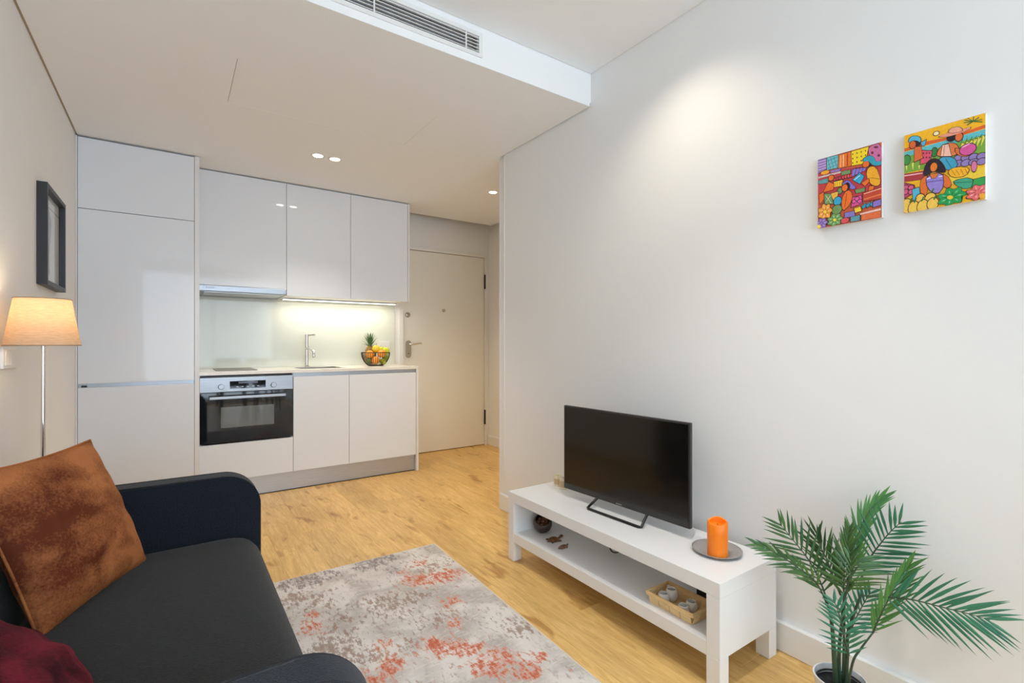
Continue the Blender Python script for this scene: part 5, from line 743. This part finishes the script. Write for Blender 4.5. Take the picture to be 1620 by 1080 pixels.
# television
tv = thing('television', 'black flat-screen television on the white bench', 'television', (1.655, 1.55, bz))
A0 = Vector((1.643, 1.912, 0)); A1 = Vector((1.683, 1.197, 0)); d = (A1 - A0).normalized(); nn = Vector((-d.y, d.x, 0)); nn = nn if nn.x < 0 else -nn; WT = (A1 - A0).length
zb0, zt0 = .398, .819
def tvbox(bm, u0, u1, z0, z1, n0, n1, bev=.0):
    P = [(u, n_, z) for z in (z0, z1) for u, n_ in ((u0, n0), (u1, n0), (u1, n1), (u0, n1))]
    V = [bm.verts.new(A0 + d * u + nn * n_ + Vector((0, 0, z))) for u, n_, z in P]
    for f in ((0, 1, 2, 3), (4, 5, 6, 7), (0, 1, 5, 4), (1, 2, 6, 5), (2, 3, 7, 6), (3, 0, 4, 7)): bm.faces.new([V[k] for k in f])
    if bev: bmesh.ops.bevel(bm, geom=[e for e in bm.edges], offset=bev, segments=2, affect='EDGES')
    return bm
obj('rear_shell', tvbox(NB(), .06, WT - .06, zb0 + .02, zt0 - .06, -.055, -.0185, .008), M_black, tv)
bz_ = obj('bezel', tvbox(NB(), 0, WT, zb0, zt0, -.018, 0, .002), M_bezel, tv)
obj('screen', tvbox(NB(), .008, WT - .008, zb0 + .028, zt0 - .008, .0002, .0012), M_screen, tv)
obj('logo', tvbox(NB(), WT / 2 - .017, WT / 2 + .017, zb0 + .006, zb0 + .010, .0002, .0008), mat('logo_silver', (.30, .30, .29), .4), bz_)
st = NB(); 
def tp_(u, n_, z): return A0 + d * u + nn * n_ + Vector((0, 0, z))
us = (.212, .520)
tube(st, [tp_(us[0] + .012, -.008, zb0 + .004), tp_(us[0], .05, bz + .006), tp_(us[0] + .010, .056, bz + .006), tp_(us[1] - .010, .056, bz + .006), tp_(us[1], .05, bz + .006), tp_(us[1] - .012, -.008, zb0 + .004)], .0062, 8, raw=True)
obj('stand', st, M_blackm, tv, smooth=True, auto=1.0)
# white candle jars behind the television
def jar(x, y, label, h=.052, r=.021):
    t = thing('candle_jar', label, 'candle', (x, y, bz), 'cream candle jars at the far end of the bench')
    obj('wax', lathe(NB(), (x, y, bz), [(0, .0005), (r, .0005), (r, h - .004), (r - .002, h), (r - .005, h), (r - .006, h - .006), (0, h - .007)], 28), M_cap, t, smooth=True, auto=.6)
    obj('paper_band', lathe(NB(), (x, y, bz), [(r + .0002, .012), (r + .0008, .012), (r + .0008, h - .014), (r + .0002, h - .014)], 28), M_kraft, t, smooth=True, auto=.6)
    obj('wick', cyl(NB(), (x, y, bz + h - .007), (x + .001, y, bz + h + .002), .0012, n=6), M_wick, t)
jar(1.735, 2.068, 'cream candle jar standing clear of the television on the bench', .056)
jar(1.722, 2.008, 'cream candle jar partly hidden by the edge of the television', .060)
# plate and orange candle
tag(obj('grey_plate', lathe(NB(), (1.676, 1.076, bz), [(0, .004), (.060, .0045), (.080, .010), (.0885, .0135), (.0885, .011), (.078, .006), (.055, .0005), (0, .0005)], 40, scale=(1, 1)), M_plate, smooth=True), 'round grey stoneware plate under the orange candle', 'plate')
cd = thing('pillar_candle', 'orange pillar candle standing on the grey plate', 'candle', (1.640, 1.050, bz + .0055)); ch, cr = .122, .0355; bm = NB()
N_ = 36; prof = [(0, 0), (cr, 0), (cr, ch * .3), (cr + .0005, ch * .6), (cr, ch), (cr - .003, ch + .003), (cr - .007, ch + .001), (cr - .009, ch - .010), (0, ch - .013)]; lathe(bm, (1.640, 1.050, bz + .0055), prof, N_)
for v in bm.verts:
    zz = v.co.z - bz - .0055
    if zz > ch - .004: a = math.atan2(v.co.y - 1.05, v.co.x - 1.64); v.co.z += .005 * math.sin(a + 1.2) + .002 * math.sin(3 * a)
obj('wax', bm, M_wax, cd, smooth=True, auto=.9); obj('wick', cyl(NB(), (1.64, 1.05, bz + .0055 + ch - .013), (1.641, 1.051, bz + .0055 + ch - .004), .001, n=6), M_wick, cd)
# coconut bowl
cc = Vector((1.590, 2.020, .146 + .050)); tl = Matrix.Translation(cc) @ Matrix.Rotation(.62, 4, Vector((.79, -.62, 0))) 
bm = NB(); prof = [(.0499 * math.sin(a), -.0499 * math.cos(a)) for a in [PI * k / 24 for k in range(0, 18)]]; prof += [(r * .90, z * .90) for r, z in prof[::-1]]
lathe(bm, (0, 0, 0), prof, 32); bmesh.ops.remove_doubles(bm, verts=bm.verts, dist=1e-5); bm.transform(tl)
cb = thing('coconut_bowl', 'round dark coconut-shell bowl of nuts at the far end of the bench shelf', 'bowl', (cc.x, cc.y, .146)); obj('shell', bm, M_coco, cb, smooth=True)
rn = random.Random(3)
for k in range(9):
    a = 2 * PI * k / 8; rr = 0 if k == 8 else .023
    q = tl @ Vector((rr * math.cos(a), rr * math.sin(a), .004 + (.010 if k == 8 else rn.uniform(-.002, .006)))); nu = NB(); sph(nu, q, .0115, 1.1, .95, .9, 12, rot=Matrix.Rotation(rn.uniform(0, 3), 4, 'Z'))
    tag(obj('nut', nu, M_nut, smooth=True, origin=q), 'brown nut heaped in the coconut-shell bowl', 'nut', 'nuts in the coconut-shell bowl')
# carved turtles
def turtle(x, y, ang, s, m, label, oval=False):
    t = thing('turtle_figurine', label, 'figurine', (x, y, .146)); R = Matrix.Translation((x, y, .146)) @ Matrix.Rotation(ang, 4, 'Z') @ Matrix.Scale(s, 4)
    bm = NB(); lathe(bm, (0, 0, 0), [(0, .017), (.010, .0155), (.018, .011), (.0225, .005), (.0235, .003), (.020, .002), (0, .002)], 20, scale=(1.15 if not oval else 1.5, .9 if not oval else .72)); bm.transform(R); obj('shell', bm, m, t, smooth=True)
    if oval: R = R @ Matrix.Diagonal((.82, .72, .8, 1))
    bm = NB(); tube(bm, [(.022, 0, .005), (.032, 0, .009), (.038, 0, .012)], .0045, 8, r1=.004); sph(bm, (.041, 0, .013), .0068, 1.3, .95, .85, 12); bm.transform(R); obj('head', bm, m, t, smooth=True)
    for px, py, a in ((.016, .019, .9), (.016, -.019, -.9), (-.017, .017, 2.3), (-.017, -.017, -2.3)):
        bm = NB(); sph(bm, (px, py, .0042), .0075, 1.4, .75, .5, 10, rot=Matrix.Rotation(a, 4, 'Z')); bm.transform(R); obj('flipper', bm, m, t, smooth=True)
    bm = NB(); cyl(bm, (-.024, 0, .003), (-.035, 0, .003), .003, .0008, 8); bm.transform(R); obj('tail', bm, m, t, smooth=True)
turtle(1.568, 1.903, -.05, 1.18, M_turt, 'brown carved wooden turtle beside the coconut-shell bowl')
turtle(1.552, 1.812, .05, .88, M_turt2, 'smaller flat oval mottled carving nearer the middle of the shelf', True)
# basket with four little pots
kx0, kx1, ky0, ky1, kz = 1.500, 1.612, 1.058, 1.243, .1465
bk = thing('wood_basket', 'shallow pale split-wood basket on the bench shelf', 'basket', ((kx0 + kx1) / 2, (ky0 + ky1) / 2, .146))
obj('bottom_board', B((kx0 + .002, ky0 + .002, kz), (kx1 - .002, ky1 - .002, kz + .002)), M_basket, bk)
fl_ = .010; zt_ = kz + .044
def wallq(p0, p1, nrm, segs):
    # a side built of splints with slots between them
    p0, p1, nrm = Vector(p0), Vector(p1), Vector(nrm)
    for k in range(segs):
        a, b_ = (k + .03) / segs, (k + .97) / segs; bm = NB(); V = []
        for z, off in ((kz + .0005, 0), (zt_ - .008, fl_ * .85)):
            for s_ in (a, b_):
                for th in (0, .0018): V.append(bm.verts.new(p0.lerp(p1, s_) + nrm * (off + th) + Vector((0, 0, z))))
        for f in ((0, 2, 6, 4), (1, 3, 7, 5), (0, 1, 5, 4), (2, 3, 7, 6), (4, 5, 7, 6), (0, 1, 3, 2)): bm.faces.new([V[i] for i in f])
        obj('splint', bm, M_basket, bk)
wallq((kx0, ky0, 0), (kx0, ky1, 0), (-1, 0, 0), 4); wallq((kx1, ky0, 0), (kx1, ky1, 0), (1, 0, 0), 4); wallq((kx0, ky0, 0), (kx1, ky0, 0), (0, -1, 0), 3); wallq((kx0, ky1, 0), (kx1, ky1, 0), (0, 1, 0), 3)
e = fl_ + .0005; bm = NB(); R0 = [(kx0 - e, ky0 - e), (kx1 + e, ky0 - e), (kx1 + e, ky1 + e), (kx0 - e, ky1 + e)]; R1 = [(x + (.004 if x < 1.55 else -.004), y + (.004 if y < 1.15 else -.004)) for x, y in R0]
VV = [[bm.verts.new((*p, z)) for p in R] for R, z in ((R0, zt_ - .014), (R0, zt_ + .001), (R1, zt_ + .001), (R1, zt_ - .014))]
for i in range(4):
    for k in range(4): bm.faces.new((VV[i][k], VV[i][(k + 1) % 4], VV[(i + 1) % 4][(k + 1) % 4], VV[(i + 1) % 4][k]))
obj('rim_band', bm, M_basket, bk)
def cup(x, y, r, h, label, z=kz + .0025):
    tag(obj('tealight_pot', lathe(NB(), (x, y, z), [(0, 0), (r * .6, 0), (r * .95, h * .3), (r, h * .55), (r * .82, h * .92), (r * .74, h), (r * .66, h), (r * .70, h * .9), (r * .85, h * .5), (r * .5, h * .15), (0, h * .12)], 28), M_ceram, smooth=True), label, 'pot', 'little stoneware pots in the wood basket')
cup(1.573, 1.200, .0235, .046, 'tallest little stoneware pot at the back of the basket, television end')
cup(1.531, 1.205, .0225, .040, 'small white stoneware pot at the front of the basket, television end')
cup(1.571, 1.110, .0225, .038, 'little stoneware pot at the back of the basket, plant end')
cup(1.524, 1.112, .0220, .038, 'little stoneware pot at the front of the basket, plant end')
# power adapter and cable behind
tag(obj('power_box', B((1.690, 1.085, .1465), (1.755, 1.175, .212), .006), M_black), 'black box at the back of the bench shelf behind the basket', 'electronics box')
tag(obj('power_cable', tube(NB(), [(1.79, 1.76, .30), (1.76, 1.715, .235), (1.735, 1.685, .178), (1.715, 1.655, .152), (1.70, 1.61, .158), (1.70, 1.57, .185), (1.72, 1.52, .24), (1.78, 1.49, .30)], .0032, 8), M_black, smooth=True), 'black cable looping down to the bench shelf below the television', 'cable')

# ================================================================ potted palm
px0, py0 = 1.655, .655
pp = thing('potted_palm', 'green artificial palm in a small white pot beside the bench', 'potted plant', (px0, py0, 0))
obj('pot', lathe(NB(), (px0, py0, 0), [(0, .0008), (.052, .0008), (.056, .004), (.068, .125), (.0705, .126), (.0705, .129), (.066, .129), (.063, .10), (.050, .012), (0, .012)], 44), M_pot, pp, smooth=True, auto=.7)
obj('potting_mix', lathe(NB(), (px0, py0, 0), [(0, .100), (.04, .100), (.0625, .104)], 32), M_soil, pp, smooth=True)
obj('nursery_rim', tube(NB(), [(px0 + .061 * math.cos(a), py0 + .061 * math.sin(a), .112) for a in [2 * PI * k / 36 for k in range(36)]], .0028, 6, closed=True, raw=True), M_black, pp, smooth=True)
for pts, r in STEMS:
    p = [Vector(q) for q in pts]; p[0] = Vector((px0 + (p[0].x - px0) * .7, py0 + (p[0].y - py0) * .7, .085))
    obj('stem', tube(NB(), p, r, 8, r1=r * .55), M_stem, pp, smooth=True)
CAMV = Vector((-.86, -.42, .28)).normalized()
rl_ = random.Random(11)
LM = [M_leafA, M_leafA, M_leafA, M_leafA, M_leafC, M_leafB, M_leafB, M_leafC, M_leafB, M_leafB, M_leafA]
for fi, (pts, Ll, st_, npair, ang, tw, dr_) in enumerate(FRONDS):
    C_ = catmull(pts, 8); fo = obj('frond', tube(NB(), C_, .0030, 6, r1=.0008, raw=True), M_stem, pp, smooth=True, origin=C_[0])
    cum = [0]
    for a, b_ in zip(C_, C_[1:]): cum.append(cum[-1] + (b_ - a).length)
    def at_(s):
        q = s * cum[-1]
        for i in range(len(C_) - 1):
            if cum[i + 1] >= q: f = (q - cum[i]) / max(1e-9, cum[i + 1] - cum[i]); return C_[i].lerp(C_[i + 1], f), (C_[i + 1] - C_[i]).normalized()
        return C_[-1], (C_[-1] - C_[-2]).normalized()
    nface = (CAMV + Vector((rl_.uniform(-.2, .2), rl_.uniform(-.3, .3), .3 * tw))).normalized()
    for k in range(npair):
        s = st_ + (1 - st_) * (k + .3) / npair; P0, T = at_(min(.995, s)); S = T.cross(nface).normalized(); Nf = S.cross(T)
        env = (.62 + .38 * math.sin(PI * min(1, .15 + .85 * (k + .5) / npair))) * (1.0 if k < npair - 3 else .92)
        an = math.radians(ang * (1 - .55 * (k / npair) ** 1.5))
        for side in (1, -1):
            L_ = Ll * 1.08 * env * rl_.uniform(.88, 1.1); a = an + rl_.uniform(-.07, .07)
            D_ = (T * math.cos(a) + S * side * math.sin(a) + Nf * (.10 + .25 * tw)).normalized(); Wv = D_.cross(Nf).normalized(); wd = .0043 * rl_.uniform(.9, 1.15)
            bm = NB(); rows = []; M5 = 6
            for i in range(M5 + 1):
                q = i / M5; p = P0 + D_ * L_ * q + Vector((0, 0, -1)) * dr_ * L_ * q * q * .55 - Nf * .10 * L_ * q * q
                if p.x > XR - .006: p.x = XR - .006
                w_ = wd * (.35 + 1.9 * q) if q < .3 else wd * (1 - ((q - .3) / .7) ** 1.6)
                w_ = min(w_, wd)
                if i < M5: rows.append([bm.verts.new(p - Wv * w_ - Nf * .0012), bm.verts.new(p + Nf * .0004), bm.verts.new(p + Wv * w_ - Nf * .0012)])
                else: rows.append([bm.verts.new(p)])
            for r0, r1 in zip(rows, rows[1:]):
                if len(r1) == 3: bm.faces.new((r0[0], r0[1], r1[1], r1[0])); bm.faces.new((r0[1], r0[2], r1[2], r1[1]))
                else: bm.faces.new((r0[0], r0[1], r1[0])); bm.faces.new((r0[1], r0[2], r1[0]))
            obj('leaflet', bm, LM[fi], fo, smooth=True)

# ================================================================ paintings
def painting(name, label, y_left, y_right, z0, z1, art, edge):
    """y_left is the viewer's left edge; the canvas hangs on the right wall."""
    xf = XR - .018; t = thing(name, label, 'painting', (XR, (y_left + y_right) / 2, z0), 'small square-ish canvases on the wall above the bench')
    obj('canvas', B((xf, y_right, z0), (XR - .0005, y_left, z1), .001, 1), mat(name + '_canvas_edge', edge, .8, noise=(40, .1)), t)
    bm = NB(); mats = []; idx = {}
    def mi(c):
        if c not in idx:
            idx[c] = len(mats); mats.append(mat('paint_%d_%d_%d' % c, lin(c), .6, noise=(160, .10), bump=(200, .3)))
        return idx[c]
    def P(u, v, k): return (xf - .00025 - k * .000022, y_left + (y_right - y_left) * u, z0 + (z1 - z0) * v)
    for k, (col, outl, pts) in enumerate(art):
        if outl and 5 <= len(pts) <= 12:
            for _ in range(1): pts = [q for a, b_ in zip(pts, pts[1:] + pts[:1]) for q in ((a[0] * .75 + b_[0] * .25, a[1] * .75 + b_[1] * .25), (a[0] * .25 + b_[0] * .75, a[1] * .25 + b_[1] * .75))]
        cu_ = sum(p[0] for p in pts) / len(pts); cv_ = sum(p[1] for p in pts) / len(pts)
        if outl:
            mxr = max(max(abs(p[0] - cu_), abs(p[1] - cv_)) for p in pts); s = 1 + .011 / max(.02, mxr)
            o_ = [(min(1, max(0, cu_ + (u - cu_) * s)), min(1, max(0, cv_ + (v - cv_) * s))) for u, v in pts]
            f = bm.faces.new([bm.verts.new(P(u, v, k - .45)) for u, v in o_]); f.material_index = mi((58, 26, 24))
        f = bm.faces.new([bm.verts.new(P(u, v, k)) for u, v in pts]); f.material_index = mi(col)
    bmesh.ops.triangulate(bm, faces=bm.faces)
    me = bpy.data.meshes.new('painted_scene'); bmesh.ops.translate(bm, verts=bm.verts, vec=-POS[t.name]); bm.to_mesh(me); bm.free()
    for mm in mats: me.materials.append(mm)
    o = bpy.data.objects.new('painted_scene', me); COL.objects.link(o); o.parent = t
painting('market_painting', 'smaller colourful market-stall painting on the wall, nearer the kitchen', .7995, .613, 1.534, 1.773, ART_A, (.72, .68, .66))
painting('harvest_painting', 'larger colourful painting of three harvesters under a yellow sky', .5545, .3715, 1.534, 1.772, ART_B, (.76, .72, .64))

# ================================================================ dining set behind the viewer (it shows in the oven door)
def leg4(t, x0, x1, y0, y1, h, r, m, splay=.03):
    for x, sx_ in ((x0, -1), (x1, 1)):
        for y, sy_ in ((y0, -1), (y1, 1)): obj('leg', cyl(NB(), (x + sx_ * splay, y + sy_ * splay, .0005), (x, y, h), r * .7, r, 12), m, t, smooth=True, auto=.6)
dt = thing('dining_table', 'dark-legged dining table mirrored in the black oven door', 'table', (1.05, -1.75, 0))
obj('tabletop', B((.60, -2.15, .72), (1.50, -1.35, .745), .004), M_leg, dt); leg4(dt, .68, 1.42, -2.07, -1.43, .72, .022, M_blackm)
def chair(x, y, label):
    t = thing('dining_chair', label, 'chair', (x, y, 0), 'dark chairs mirrored in the oven door')
    obj('seat', B((x - .21, y - .20, .43), (x + .21, y + .20, .47), .015), M_black, t); leg4(t, x - .15, x + .15, y - .14, y + .14, .43, .016, M_blackm)
    bm = NB(); prism(bm, [(y + .17, .47), (y + .20, .47), (y + .25, .86), (y + .22, .86)], 'x', x - .19, x + .19); obj('backrest', bm, M_black, t)
chair(.82, -1.15, 'dark dining chair mirrored in the oven door, nearer the sofa side')
chair(1.32, -1.12, 'dark dining chair mirrored in the oven door, nearer the bench side')
